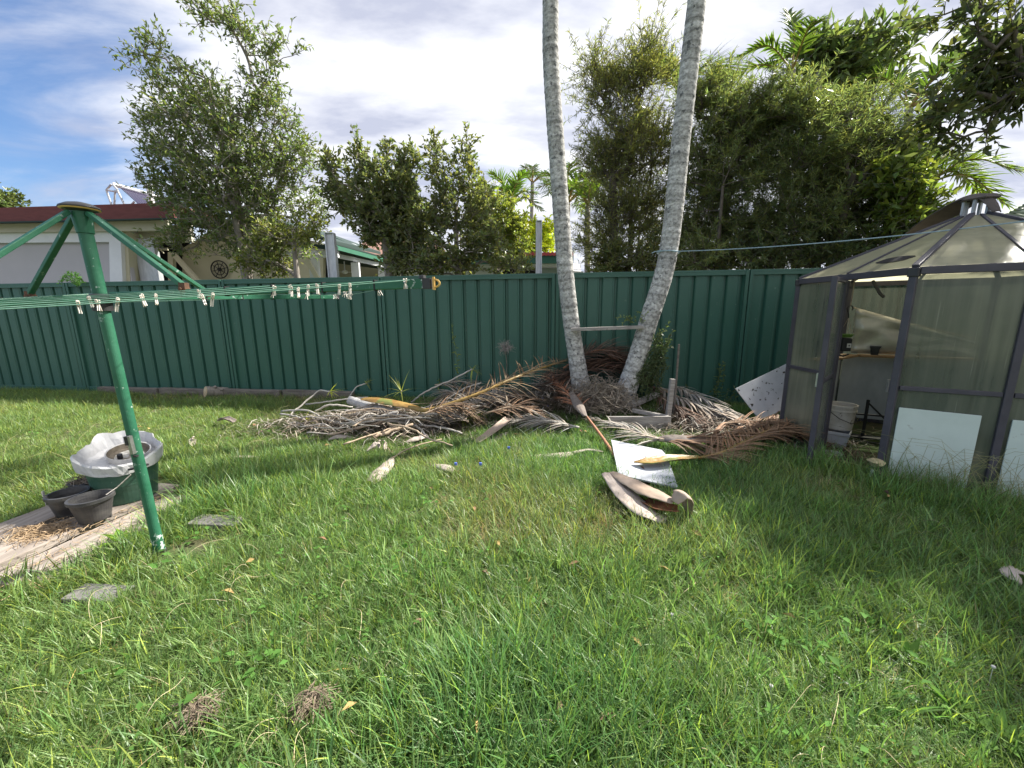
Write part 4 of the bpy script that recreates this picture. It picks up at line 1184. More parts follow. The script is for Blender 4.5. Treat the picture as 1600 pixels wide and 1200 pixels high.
stick([(478, 632, .10), (525, 626, .18), (575, 620, .20)], .012, .010, M_twig, 'straight pale branch behind the log at the back of the heap', HB)
stick([(775, 541, .62), (783, 570, .40), (792, 600, .18)], .011, .010, M_twig, 'short grey stick standing upright behind the yellow frond', HB)
stick([(788, 604, .42), (794, 640, .20), (798, 672, .04)], .009, .009, M_twigb, 'thin brown stick propped in front of the yellow frond', HB)
rb = random.Random(21)
C1 = G(600, 662, .05)
for i in range(56):
    c = C1 + Vector((max(-.75, min(.95, rb.gauss(.05, .45))), rb.gauss(0.05, .26), 0)); a = rb.gauss(.1, .5); L = rb.uniform(.3, 1.05); r_ = rb.uniform(.005, .013)
    z = rb.uniform(.02, .17) * max(.25, 1 - abs(c.x - C1.x) / 1.5)
    d = Vector((cos(a), sin(a), 0)); s_ = Vector((-d.y, d.x, 0))
    pts = [c - d * L / 2 + Zv * (z + rb.uniform(-.02, .04)), c - d * L * .15 + s_ * rb.uniform(-.08, .08) + Zv * (z + rb.uniform(-.02, .05)), c + d * L * .2 + s_ * rb.uniform(-.08, .08) + Zv * (z + rb.uniform(-.02, .05)), c + d * L / 2 + Zv * max(.015, z + rb.uniform(-.05, .03))]
    stick(pts, r_, r_ * .6, rb.choice([M_twig, M_twig, M_twigb]), 'thin bare branch tangled in the heap of sticks by the fence', 'thin branches tangled in the heap', n=5)
# log in the heap
lg = thing('log', GP((583, 640, .12)), 'short pale ringed palm log lying under the yellow sheath', 'log')
mb = MB(); la, lb = GP((548, 626, .16)), GP((622, 648, .13)); n = 26
mb.tube([la.lerp(lb, i / n) for i in range(n + 1)], [.062 * (1 + .05 * ((i % 3) == 0)) for i in range(n + 1)], 16); mb.build('bark', mat('log_bark', (.50, .49, .48), .9, (.33, .32, .31), 14, bump=.7, bscale=26), lg)
dl_ = (la - lb).normalized(); mb = MB(); mb.tube([la, la + dl_ * .004], .052, 16); mb.build('cut_end', M_cutwood, lg)
# cut log by the fence
q_ = G(338, 618, .0) ; q_.z = 0
lg = thing('cut_log', q_, 'small cut log with a pale sawn face standing at the fence foot', 'log')
mb = MB(); a_ = q_ + Vector((-.05, -.16, .10)); b_ = q_ + Vector((.14, .08, .04)); mb.tube([a_, a_.lerp(b_, .5), b_], [.095, .09, .085], 16); mb.build('bark', M_bark, lg)
mb = MB(); d_ = (a_ - b_).normalized(); mb.tube([a_, a_ + d_ * .006], .088, 16); mb.build('cut_face', M_cutwood, lg)
for k, (dx_, dz_) in enumerate(((-.03, .10), (.05, .11), (.13, .06))):
    mb = MB(); s0_ = a_.lerp(b_, .35 + .15 * k); mb.tube([s0_, s0_ + Vector((dx_ * .6, -.06, dz_))], [.03, .022], 9); mb.build('branch_stub', M_bark, lg, smooth=False)

# ---- sheaths
def sheath(pts, widths, curl, lab, m, inner=None, twist=0.0, group='fallen palm sheaths', flip=1, seed=0, parent=None, name='palm_sheath', crink=.006, cat='palm sheath', nv=10, up=Vector((0, 0, 1))):
    p = curve([q if isinstance(q, Vector) else GP(q) for q in pts], 7)
    k = len(p); r_ = random.Random(seed)
    vs = []; pm = [[r_.uniform(-1, 1) for _ in range(nv + 1)] for _ in range(k)]
    for i in range(k):
        d = (p[min(i + 1, k - 1)] - p[max(0, i - 1)]).normalized()
        sd_ = d.cross(up).normalized(); un = sd_.cross(d).normalized()
        t = i / (k - 1); x = t * (len(widths) - 1); a = int(min(x, len(widths) - 2)); w_ = widths[a] + (widths[a + 1] - widths[a]) * (x - a)
        cu = curl if not hasattr(curl, '__len__') else curl[0] + (curl[1] - curl[0]) * t
        tw = twist * t
        s2 = sd_ * cos(tw) + un * sin(tw); u2 = un * cos(tw) - sd_ * sin(tw)
        R_ = w_ / (2 * cu)
        for j in range(nv + 1):
            th = -cu + 2 * cu * j / nv
            vs.append(p[i] + s2 * (R_ * sin(th)) + u2 * flip * (R_ * (1 - cos(th))) + u2 * crink * pm[i][j])
    fs = [(i * (nv + 1) + j, i * (nv + 1) + j + 1, (i + 1) * (nv + 1) + j + 1, (i + 1) * (nv + 1) + j) for i in range(k - 1) for j in range(nv)]
    mb = MB(); mb.add(vs, fs)
    o = mb.build(name, m, parent, smooth=True, solid=.008, subd=1)
    if parent is None: tag(o, lab, cat, group)
    return o
sheath([(576, 752, .03), (592, 735, .06), (606, 722, .05), (614, 714, .03)], [.14, .17, .13, .03], .9, 'pinkish pale sheath lying alone in the grass with a long thin stalk', M_sheathp, flip=-1, seed=1)
stick([(612, 716, .04), (635, 703, .05), (655, 695, .05), (690, 686, .05)], .008, .006, M_twigb, 'thin stalk running from the pinkish sheath to the heap', None, name='stalk', cat='stalk')
sheath([(676, 726, .03), (697, 728, .06), (719, 738, .02)], [.03, .12, .09], .8, 'curved white sheath piece lying in the grass right of the pinkish sheath', M_sheathp, flip=-1, seed=2)
sheath([(822, 713, .03), (845, 711, .05), (880, 708, .06), (900, 706, .04)], [.02, .10, .12, .06], .9, 'long cream sheath half sunk in grass left of the lying white board', M_sheathp, flip=-1, seed=3)
sheath([(895, 706, .06), (920, 702, .07), (942, 706, .06)], [.05, .04, .02], .8, 'thin straw stalk beside the long cream sheath', M_sheathp, flip=-1, seed=4)
sheath([(745, 692, .04), (770, 675, .10), (796, 654, .16)], [.09, .14, .12], .7, 'brown fibrous sheath propped at the right of the stick heap', M_sheath, flip=1, seed=5)
sheath([(762, 690, .03), (778, 682, .05), (793, 675, .05)], [.07, .12, .08], .9, 'pale sheath in front of the brown fibrous one', M_sheathp, flip=-1, seed=6)
sheath([(512, 686, .03), (530, 680, .06), (556, 684, .03)], [.06, .13, .05], .8, 'lilac grey sheath at the front left of the stick heap', M_sheathp, flip=-1, seed=7)
sheath([(634, 690, .03), (650, 683, .06), (667, 680, .05)], [.05, .13, .07], .9, 'cream sheath tucked under the front of the stick heap', M_sheathp, flip=-1, seed=8)
sheath([(573, 706, .02), (583, 700, .05), (590, 692, .09)], [.04, .09, .07], 1.4, 'small curled pale sheath before the heap, the left curl', M_sheathp, flip=1, seed=9)
sheath([(589, 702, .02), (592, 694, .06), (594, 688, .10)], [.07, .08, .03], 1.1, 'small upright pale sheath in the grass before the heap, the middle one', M_sheathp, flip=1, seed=10)
sheath([(602, 703, .02), (602, 694, .06), (600, 688, .10)], [.03, .04, .02], .8, 'narrow upright pale sheath in the grass before the heap, the right one', M_sheathp, flip=1, seed=11)
sheath([(358, 714, .04), (380, 713, .05), (406, 714, .04)], [.03, .07, .03], .6, 'flat pale strip lying in the grass far left of the heap', M_sheathp, flip=-1, seed=12)
sheath([(301, 697, .02), (301, 688, .06), (302, 682, .10)], [.05, .07, .05], .5, 'small pale lilac scrap standing in the grass near the clothesline', M_sheathp, flip=1, seed=13)
sheath([(1596, 908, .03), (1588, 893, .07), (1582, 886, .04)], [.12, .13, .06], .8, 'tan sheath end in the grass at the right edge of the photo', M_sheathp, flip=-1, seed=14)
sheath([(340, 658, .05), (352, 655, .09), (366, 660, .05)], [.03, .12, .10], 1.2, 'dark curled sheath opening like a scoop in the left lawn', M_sheathg, flip=1, seed=15)
# large curled sheath in front of the lying board
big = thing('palm_sheath', G(1000, 780, 0), 'large tan folded palm sheath curling up at one end in front of the white board', 'palm sheath', 'fallen palm sheaths')
sheath([(946, 738, .13), (972, 764, .13), (1003, 792, .12), (1042, 812, .08)], [.08, .16, .17, .11], .45, '', M_sheathp, flip=-1, seed=21, parent=big, name='lower_fold')
sheath([(955, 737, .13), (985, 748, .17), (1022, 765, .19), (1058, 783, .18)], [.06, .18, .24, .12], .75, '', M_sheath, flip=-1, seed=22, parent=big, name='upper_fold', twist=.35)
sheath([(1052, 784, .20), (1064, 768, .26), (1074, 778, .20), (1078, 808, .05)], [.07, .15, .14, .02], .7, '', M_sheath, flip=-1, seed=23, parent=big, name='curled_end')
sheath([(1005, 783, .10), (1030, 793, .12), (1060, 797, .12)], [.10, .14, .10], .6, '', M_sheathi, flip=1, seed=24, parent=big, name='inner_face')

# ---- fronds
def frond(pts, lab, leafm, stalkm, r0=.016, r1=.005, nl=60, L=.5, w=.022, seed=0, ang=50, sag=.9, start=.1, tint=(1, 1, 1), group='fallen fronds in the heap', lift=.1, jitter=.35, sides=(1, -1), up=Zv, zmin=True):
    P = [GP(q) if not isinstance(q, Vector) else q for q in pts]
    root = thing('palm_frond', P[0], lab, 'palm frond', group)
    r_ = random.Random(seed); st, lf, tl = MB(), MB(), []
    frond_mesh(st, lf, P, r0, r1, nl, L, w, r_, ang=ang, sag=sag, start=start, lift=lift, jitter=jitter, zmin=(lambda x, y: H(x, y)) if zmin else None, tintlist=tl, sides=sides, up=up)
    tl = [(a * tint[0], b * tint[1], c * tint[2]) for a, b, c in tl]
    st.build('stalk', stalkm, root, smooth=True); q = lf.build('leaflets', leafm, root, tint=tl); q['kind'] = 'stuff'
    return root
f1 = frond([(640, 636, .26), (672, 640, .27), (745, 616, .42), (800, 592, .55), (850, 574, .62), (893, 562, .62), (950, 556, .55)], 'large yellow stalked frond arching from the heap to behind the palm trunk', M_frondb, M_stalky, .028, .008, 96, .46, .018, 31, ang=52, sag=1.3, start=.16, lift=.2, jitter=.6, tint=(.62, .60, .48))
sheath([(566, 622, .28), (590, 622, .30), (625, 628, .29), (662, 639, .26)], [.10, .22, .20, .10], .8, 'glossy yellow brown sheath of the large frond on top of the heap', M_sheathy, flip=-1, seed=31)
frond([(985, 575, .45), (940, 556, .62), (895, 560, .60), (850, 590, .4)], 'dark brown frond crossing behind the two palm trunks', M_frondk, M_stalkc, .016, .005, 70, .55, .02, 32, sag=1.0, start=.05)
frond([A(880, 575, 5.75), A(930, 548, 5.78), A(975, 556, 5.75), A(1010, 590, 5.7)], 'dark dry frond standing against the fence between the palm trunks', M_frondk, M_stalkc, .014, .005, 110, .60, .024, 33, sag=.6, start=.02)
frond([A(870, 600, 5.72), A(925, 572, 5.75), A(985, 580, 5.75), A(1030, 612, 5.7)], 'dark dry frond slumped low against the fence behind the palms', M_frondk, M_stalkc, .014, .005, 110, .60, .024, 133, sag=.9, start=.02)
frond([A(1000, 580, 5.7), A(955, 560, 5.75), A(905, 575, 5.8), A(850, 600, 5.75)], 'second dark dry frond slumped behind the palm trunks', M_frondk, M_stalkc, .014, .005, 110, .6, .024, 134, sag=.7, start=.02)
frond([(962, 714, .05), (935, 675, .10), (908, 640, .22), (880, 606, .34), (862, 592, .40)], 'frond with a copper coloured stalk sloping down to the lying white board', M_frondb, M_stalkc, .020, .007, 44, .34, .02, 34, start=.52, sag=1.0, tint=(1.1, .72, .58))
sheath([(915, 650, .24), (905, 632, .29), (893, 612, .33)], [.05, .16, .10], 1.0, 'ragged brown sheath in front of the twig tangle', M_sheathg, flip=-1, seed=34)
frond([(1025, 603, .22), (1075, 628, .18), (1125, 648, .12), (1172, 672, .06)], 'grey brown frond lying straight from the stake toward the greenhouse, the upper one', M_frondg, M_twigb, .018, .006, 60, .55, .034, 35, ang=14, sag=1.2, start=.02, tint=(.95, .88, .82))
frond([(1020, 612, .18), (1060, 640, .14), (1100, 665, .05)], 'dark brown frond lying under the straight grey one by the stake', M_frondk, M_twigb, .016, .006, 60, .5, .022, 36, ang=14, sag=1.2, start=.02)
frond([(1045, 600, .26), (1095, 622, .22), (1150, 655, .10)], 'pale grey frond lying behind the straight ones near the fence', M_frondg, M_twigb, .014, .005, 50, .5, .032, 37, ang=16, sag=1.2, start=.02)
frond([(1030, 687, .12), (1075, 690, .14), (1130, 682, .14), (1185, 668, .12), (1238, 650, .10)], 'bushy brown frond in front of the greenhouse corner', M_frondb, M_twigb, .020, .006, 66, .60, .036, 38, ang=24, sag=1.2, start=.05, tint=(.85, .75, .68))
sheath([(1028, 683, .10), (1048, 680, .17), (1085, 682, .18), (1118, 684, .14)], [.06, .20, .20, .08], .8, 'torn grey sheath of the bushy brown frond', M_sheathg, flip=-1, seed=38)
frond([(1092, 716, .07), (1125, 708, .11), (1160, 692, .13), (1200, 672, .14), (1240, 655, .12)], 'frond with a knobbly yellow stalk pointing from the white board to the greenhouse', M_frondb, M_stalky, .016, .006, 110, .34, .014, 39, ang=52, sag=1.0, start=.04, tint=(1.15, 1.0, .85), lift=.35)
sheath([(990, 722, .10), (1015, 723, .105), (1050, 718, .11), (1095, 715, .09)], [.02, .15, .16, .05], .75, 'pointed yellow brown sheath lying across the white board', M_sheathy, flip=1, seed=39)
frond([(1048, 690, .10), (1015, 682, .13), (975, 668, .12), (930, 655, .10)], 'bleached grey white frond behind the lying white board', M_frondg, M_sheathp, .018, .006, 52, .50, .022, 40, ang=26, sag=1.3, start=.1, tint=(.85, .82, .78))
frond([(905, 668, .08), (870, 660, .12), (830, 655, .14), (780, 660, .08)], 'bleached grey frond left of the copper stalk', M_frondg, M_twig, .014, .005, 60, .45, .02, 41, ang=40, sag=1.2, start=.05, tint=(.9, .88, .84))
rf2 = random.Random(55)
for i in range(12):
    c = G(rf2.uniform(690, 900), rf2.uniform(618, 668), .06); a = rf2.uniform(0, 2 * pi); L = rf2.uniform(.7, 1.2); d = Vector((cos(a), .35 * sin(a), 0))
    z = rf2.uniform(.05, .22)
    mk = rf2.choice([(M_frondg, (.85, .82, .78)), (M_frondg, (.65, .61, .57)), (M_frondb, (.85, .78, .72))])
    frond([c - d * L * .5 + Zv * z, c + Zv * (z + .06), c + d * L * .5 + Zv * .02], 'old dry frond matted into the middle of the heap', mk[0], M_twigb, .012, .004, 42, .42, .02, 100 + i, ang=45, sag=1.2, start=.05, tint=mk[1], group='old fronds matted in the middle of the heap')
for i in range(5):
    c = G(rf2.uniform(1120, 1260), rf2.uniform(668, 700), .04); a = rf2.uniform(-.5, .5); L = rf2.uniform(.5, .9); d = Vector((cos(a), sin(a), 0))
    frond([c - d * L * .5 + Zv * .05, c + Zv * .12, c + d * L * .5 + Zv * .02], 'old dry frond piled against the greenhouse corner', M_frondb, M_twigb, .010, .004, 40, .4, .014, 140 + i, ang=50, sag=1.2, start=.05, tint=(.95, .8, .66), group='old fronds piled at the greenhouse corner')
# old sheath draped over the greenhouse apex
sheath([A(1402, 378, 4.45), A(1440, 350, 4.25), A(1480, 326, 4.0), A(1522, 304, 3.72), A(1548, 309, 3.6), A(1561, 330, 3.52)], [.12, .26, .27, .20, .15, .08], .8, 'long grey brown sheath hanging over the top of the greenhouse roof', M_tarp, flip=-1, seed=44)

# ---- litter
def strips(name, n, sampler, cols, seed, lab, cat, Lr=(.12, .45), wr=(.006, .014), m=None):
    r_ = random.Random(seed); mb = MB(); tl = []
    for i in range(n):
        x, y, z = sampler(r_); a = r_.gauss(.1, .9); L = r_.uniform(*Lr); w_ = r_.uniform(*wr)
        d = Vector((cos(a), sin(a) * .8, r_.uniform(-.25, .25))).normalized(); s_ = d.cross(Zv).normalized() * w_ / 2
        g = H(x, y); p = Vector((x, y, g + z)); vs = []
        bend = r_.uniform(-.5, .5); rise = r_.uniform(0, .15)
        for j in range(4):
            f = j / 3 - .5; q = p + d * L * f + Vector((-d.y, d.x, 0)) * bend * L * f * f + Zv * rise * L * (1 - 4 * f * f)
            q.z = max(q.z, g + .006 + .004 * r_.random()); k = (1 - abs(f) * 1.5)
            vs += [q - s_ * k, q + s_ * k + Zv * w_ * .2]
        mb.add(vs, [(2 * j, 2 * j + 1, 2 * j + 3, 2 * j + 2) for j in range(3)])
        c = r_.choice(cols); q = r_.uniform(.65, 1.25); tl += [(c[0] * q, c[1] * q, c[2] * q)] * 3
    return tag(mb.build(name, m or mat('litter', (1, 1, 1), .85, tint=True), tint=tl), lab, cat, kind='stuff')
ccols = [(.38, .345, .30), (.30, .26, .215), (.20, .15, .11), (.44, .41, .365), (.15, .11, .085), (.38, .32, .25)]
E1, E2, E3, E4 = G(585, 668, 0), G(850, 640, 0), G(1090, 668, 0), G(1240, 690, 0)
def samp(r_):
    k = r_.random()
    if k < .38: c, sx, sy, h = E1, .78, .28, .20
    elif k < .78: c, sx, sy, h = E2, .62, .38, .30
    elif k < .92: c, sx, sy, h = E3, .45, .32, .12
    else: c, sx, sy, h = E4, .32, .22, .08
    x, y = c.x + r_.gauss(0, sx), c.y + r_.gauss(0, sy)
    e = exp(-((x - c.x) / sx / 1.6) ** 2 - ((y - c.y) / sy / 1.6) ** 2)
    if y > FY(x) - .06: y = FY(x) - r_.uniform(.06, .2)
    return x, y, r_.random() * h * e
strips('leaf_litter', 7600, samp, ccols, 77, 'matted dry palm leaf strips carpeting the heap by the fence', 'leaf litter')
# twig tangle between the palms
TCN = A(938, 612, 5.12); rt = random.Random(13); mb = MB()
for i in range(620):
    u_ = nrm(np.array([[rt.gauss(0, 1), rt.gauss(0, 1), abs(rt.gauss(0, 1))]]))[0]; q_ = rt.random() ** .4
    p = Vector((TCN.x + u_[0] * .46 * q_, TCN.y + u_[1] * .30 * q_, H(TCN.x, TCN.y) - .02 + u_[2] * .40 * q_))
    d = Vector((rt.gauss(0, 1), rt.gauss(0, .7), rt.gauss(0, .55))).normalized(); L = rt.uniform(.12, .42); b = Vector((rt.gauss(0, 1), rt.gauss(0, 1), rt.gauss(0, 1))) * .07
    mb.tube([p - d * L / 2, p - d * L * .15 + b, p + d * L * .2 + b * .8, p + d * L / 2], [.0042, .004, .0035, .0025], 3, caps=False)
tag(mb.build('twig_tangle', M_tangle), 'rounded tangle of dry grey twigs between the palm bases', 'twigs', kind='stuff')

# ---- planter timbers and stake
def tim(a, b, w_, h, lab, m=M_woodx, up=(0, 0, 1), grp='planter timbers by the right palm'):
    mb = MB(); mb.beam(GP(a), GP(b), w_, h, up); return tag(mb.build('timber_piece', m, bevel=.005), lab, 'timber', grp)
tim((950, 660, .07), (1048, 660, .09), .03, .15, 'grey board on edge forming the front of the planter')
tim((984, 634, .16), (1026, 616, .20), .10, .05, 'short pale board chunk lying on the planter corner')
tim((988, 641, .13), (1044, 652, .12), .06, .045, 'narrow grey timber lying across the planter corner')
a_ = G(1042, 664, .0); a_.z = -.03; mb = MB(); top_ = A(1051, 592, a_.y); mb.beam(a_, top_, .055, .055, up=(1, 0, 0)); tag(mb.build('timber_post', M_woodx, bevel=.004), 'short grey timber post at the planter corner', 'post')
b_ = A(1056, 600, a_.y + .25); mb = MB(); mb.beam(Vector((b_.x, b_.y, 0)), A(1061, 538, a_.y + .25), .02, .02, up=(1, 0, 0)); tag(mb.build('thin_stake', M_sleeper), 'thin dark stake rising behind the short timber post', 'stake')
tim((1035, 634, .08), (1096, 668, .05), .09, .06, 'dark board lying behind the post under the fronds', M_sleeper)
# ---- white boards
P1, P2, P3, P4 = G(955, 687, .10), G(1047, 706, .09), G(1060, 762, .055), G(966, 741, .07)
mb = MB(); nn = (P2 - P1).cross(P4 - P1).normalized(); nn = nn if nn.z > 0 else -nn
P2b = G(1034, 703, .09); P2c = G(1042, 712, .085)
mb.slab([P1, P2b, P2c, P3, P4], -nn * .012)
tag(mb.build('white_board', M_board), 'clean white board lying flat in the grass with a yellow sheath across it', 'board')
q1, q2, q3, q4, q5 = A(1150, 607, 4.80), A(1230, 568, 5.02), A(1237, 574, 5.02), A(1235, 636, 4.82), A(1187, 656, 4.70)
mb = MB(); nn = (q2 - q1).cross(q5 - q1).normalized(); nn = nn if nn.y < 0 else -nn
def flat(q): return q - nn * (q - q1).dot(nn)
mb.slab([flat(q) for q in (q1, q2, q3, q4, q5)], -nn * .014)
tag(mb.build('stained_board', M_board2), 'white board with dark mould stains propped on its corner by the greenhouse', 'board')

# dark litter and dead stems on the greenhouse floor and in its doorway
rdk = random.Random(8)
def samp2(r_):
    if r_.random() < .55: x, y = 3.15 + r_.gauss(0, .16), 3.42 + r_.gauss(0, .16)
    else: x, y = HC.x + r_.gauss(-.2, .5), HC.y + r_.gauss(0, .45)
    return x, y, r_.random() * .04
strips('floor_litter', 700, samp2, [(.10, .07, .05), (.17, .12, .085), (.06, .045, .035), (.24, .18, .12)], 78, 'dark leaf litter and dead stems on the floor of the greenhouse doorway', 'leaf litter', Lr=(.08, .3), wr=(.006, .014))
mb = MB()
for (u, v) in ((764, 630), (856, 634), (848, 622), (873, 630), (940, 612), (712, 725), (751, 725), (795, 700)):
    g = G(u, v, .10); mb.box(g.x - .012, g.x + .012, g.y - .008, g.y + .008, g.z - .01, g.z + .012)
tag(mb.build('blue_scraps', mat('blue_scrap', (.10, .16, .55), .5)), 'tiny bright blue scraps dotted over the heap and the grass before it', 'scraps', kind='stuff')
# ================================================================== BUILDINGS BEYOND THE FENCE
def quad(u0, v0, u1, v1, y, th, m, name, parent, bevel=0, y1=None):
    """box whose front face spans photo pixels u0..u1, v0..v1 at distance y, th deep behind it"""
    a = A(u0, v0, y); b = A(u1, v1, y if y1 is None else y1)
    mb = MB(); mb.box(a.x, b.x, y, y + th, min(a.z, b.z), max(a.z, b.z)); return mb.build(name, m, parent, bevel=bevel)
def face(uv, y, th, m, name, parent):
    mb = MB(); mb.slab([A(u, v, y) for u, v in uv], (0, th, 0)); return mb.build(name, m, parent)
hA = thing('house', A(150, 437, 10), 'single storey house with a dark red roof edge behind the left of the fence', 'house')
YB = 10.0
def lowz(u, y): return A(u, 560, y)
face([(-260, 352), (272, 340), (270, 320), (-260, 336)], YB - .45, .08, M_redroof, 'roof_fascia', hA)
face([(-260, 354), (274, 342), (274, 340), (-260, 352)], YB - .52, .10, M_dkroof, 'gutter', hA)
p = [A(-260, 336, YB - .40), A(270, 320, YB - .40)]
mb = MB(); mb.slab([p[0], p[1], p[1] + Vector((-1.5, 4.0, .45)), p[0] + Vector((0, 4.0, .45))], (0, 0, .05)); mb.build('roof', M_redroof, hA)
face([(-260, 366), (262, 360), (262, 344), (-260, 354)], YB - .2, .12, M_eave, 'eave', hA)
quad(-300, 363, 172, 378, YB - .10, .12, M_wpaint, 'lintel', hA, .005)
quad(-300, 372, 240, 620, YB, .10, M_lilac, 'wall_panel', hA)
face([(170, 364), (188, 364), (200, 620), (176, 620)], YB - .12, .14, M_wpaint, 'corner_post', hA)
face([(189, 362), (199, 362), (212, 620), (201, 620)], YB - .02, .3, M_cream, 'wall_return', hA)
quad(190, 352, 300, 378, YB + .3, .1, M_eave, 'porch_beam', hA)
for k in range(5):
    mb = MB(); mb.beam(A(196 + 12 * k, 396, YB + .8), A(202 + 12 * k, 390, YB + .8), .02, .02); mb.beam(A(202 + 12 * k, 390, YB + .8), A(208 + 12 * k, 396, YB + .8), .02, .02); mb.build('bracket', M_cream, hA)
quad(192, 388, 262, 391, YB + .78, .04, M_cream, 'porch_rail', hA)
quad(188, 378, 330, 620, YB + 2.6, .1, M_dark, 'shade_backing', hA)  # near-black sheet, the unlit depth of the porch painted in
quad(212, 392, 234, 620, YB + 2.4, .06, mat('screen_green', (.09, .095, .07), .8), 'door_screen', hA)
quad(238, 372, 252, 620, YB + .2, .14, M_galv, 'porch_post', hA, .006)
face([(262, 394), (270, 394), (274, 620), (266, 620)], YB + .9, .1, M_cream, 'porch_post', hA)
mb = MB(); mb.beam(A(272, 398, YB + .9), A(312, 442, YB + .9), .10, .10); mb.build('brace', M_cream, hA)
# pale gable house to the right of it
hB = thing('house', A(400, 432, 11.5), 'cream gabled house with dark green roof edge, half hidden by the tall tree', 'house')
YG = 11.5
face([(285, 620), (285, 388), (345, 352), (400, 338), (470, 372), (505, 380), (505, 620)], YG, .15, M_cream, 'gable_wall', hB)
for (u0, v0), (u1, v1) in (((262, 338), (345, 344)), ((345, 344), (402, 330)), ((402, 330), (520, 372))):
    mb = MB(); a_, b_ = A(u0, v0, YG - .3), A(u1, v1, YG - .3)
    mb.slab([a_ - Zv * .16, b_ - Zv * .16, b_ + Vector((0, 4, .1)), a_ + Vector((0, 4, .1))], (0, 0, .10)); mb.build('roof', M_dkroof, hB)
wh = thing('wheel_ornament', A(343, 420, YG - .06), 'black iron wagon wheel ornament hung on the cream wall', 'wheel')
wc = A(343, 421, YG - .08); R_ = .235
mb = MB(); mb.tube([wc + Vector((R_ * cos(t_), 0, R_ * sin(t_))) for t_ in np.linspace(0, 2 * pi, 33)], .016, 6, caps=False); mb.build('rim', M_iron, wh)
mb = MB(); mb.tube([wc + Vector((R_ * .62 * cos(t_), 0, R_ * .62 * sin(t_))) for t_ in np.linspace(0, 2 * pi, 25)], .010, 6, caps=False); mb.build('inner_ring', M_iron, wh)
mb = MB(); mb.tube([wc + Vector((0, -.02, 0)), wc + Vector((0, .02, 0))], .05, 12); mb.build('hub', M_iron, wh)
for k in range(8):
    t_ = pi * k / 4 + .2; mb = MB(); mb.tube([wc, wc + Vector((R_ * cos(t_), 0, R_ * sin(t_)))], .009, 5); mb.build('spoke', M_iron, wh)
# patio
hP = thing('patio', A(540, 432, 11), 'open patio with green gutter, white posts and a ceiling fan behind the fence', 'patio')
YP = 10.6
mb = MB(); a_, b_ = A(526, 392, YP), A(604, 412, YP + 2.2)
mb.slab([a_ + Zv * .03, b_ + Zv * .03, b_ + Zv * .14, a_ + Zv * .14], (.0, .12, 0)); mb.build('gutter', M_greenroof, hP)
mb = MB(); mb.slab([a_ + Zv * .15, b_ + Zv * .15, b_ + Vector((-.6, 3, .06)), a_ + Vector((-1.5, 3, .06))], (0, 0, .04)); mb.build('roof', M_dkroof, hP)
mb = MB(); mb.slab([a_ - Zv * .14 + Vector((-.25, .1, .02)), b_ - Zv * .12 + Vector((0, .1, 0)), b_ - Zv * .01 + Vector((0, .1, 0)), a_ + Vector((-.25, .1, 0))], (0, .1, 0)); mb.build('beam', M_wpaint, hP)
mb = MB(); a2, b2 = A(440, 384, YP), A(527, 391, YP); mb.slab([a2, b2, b2 + Zv * .10, a2 + Zv * .12], (0, .1, 0)); mb.build('dark_gutter', M_dkroof, hP)
quad(440, 392, 528, 402, YP + .1, .1, M_wpaint, 'beam', hP)
mb = MB(); mb.beam(A(473, 393, YP + .05), A(500, 440, YP + .05), .11, .11); mb.build('brace', mat('cream_paint', (.66, .61, .47), .6), hP)
quad(495, 396, 503, 620, YP + .05, .12, M_wpaint, 'post', hP, .005)
quad(560, 410, 565, 620, YP + .9, .10, M_wpaint, 'post', hP, .005)
quad(600, 412, 604, 620, YP + 2.1, .10, M_wpaint, 'post', hP, .005)
quad(450, 398, 640, 620, YP + 5, .1, mat('patio_shade', (.06, .058, .055), .9), 'shade_backing', hP)  # dark sheet, its colour carries the shade under the patio roof
fc = A(539, 425, YP + 2.2)
fan = thing('ceiling_fan', fc, 'white ceiling fan hanging under the patio roof', 'fan')
mb = MB(); mb.tube([fc + Zv * .32, fc], .02, 8); mb.build('rod', M_wpaint, fan)
mb = MB(); mb.lathe([(0, .05), (.07, .04), (.09, 0), (.06, -.05), (0, -.07)], 16, fc); mb.build('motor', M_wpaint, fan)
for k in range(4):
    t_ = k * pi / 2 + .4; mb = MB(); d_ = Vector((cos(t_), sin(t_), 0)); mb.beam(fc + d_ * .07, fc + d_ * .48, .09, .01); mb.build('blade', M_wpaint, fan)
# upper roofs behind the patio
hT = thing('house', A(560, 395, 16), 'house with terracotta tiled roof rising behind the patio', 'house')
mb = MB(); a_, b_ = A(512, 402, 15), A(700, 402, 15); mb.slab([a_, b_, b_ + Vector((-1, 4, 1.2)), a_ + Vector((.3, 4, 1.2))], (0, 0, .06)); mb.build('roof', M_tile, hT)
quad(512, 402, 700, 600, 15.2, .2, M_cream, 'wall', hT)
mb = MB(); a_, b_ = A(512, 366, 13), A(545, 380, 13); mb.slab([a_, b_, b_ - Zv * .3, a_ - Zv * .3], (0, .1, 0)); mb.build('gutter', M_greenroof, hT)
dc = A(551, 394, 13.4)
dish = thing('satellite_dish', dc, 'grey satellite dish above the patio roof', 'dish')
mb = MB(); ax = Vector((.45, -.75, .45)).normalized(); e1 = ax.cross(Zv).normalized(); e2 = e1.cross(ax)
vs = [dc]; 
for i in range(1, 4):
    for j in range(20):
        t_ = 2 * pi * j / 20; r_ = .27 * i / 3; vs.append(dc + (e1 * cos(t_) + e2 * sin(t_)) * r_ + ax * (.09 * (i / 3) ** 2))
fs = [(0, 1 + j, 1 + (j + 1) % 20) for j in range(20)] + [(1 + i * 20 + j, 1 + (i + 1) * 20 + j, 1 + (i + 1) * 20 + (j + 1) % 20, 1 + i * 20 + (j + 1) % 20) for i in range(2) for j in range(20)]
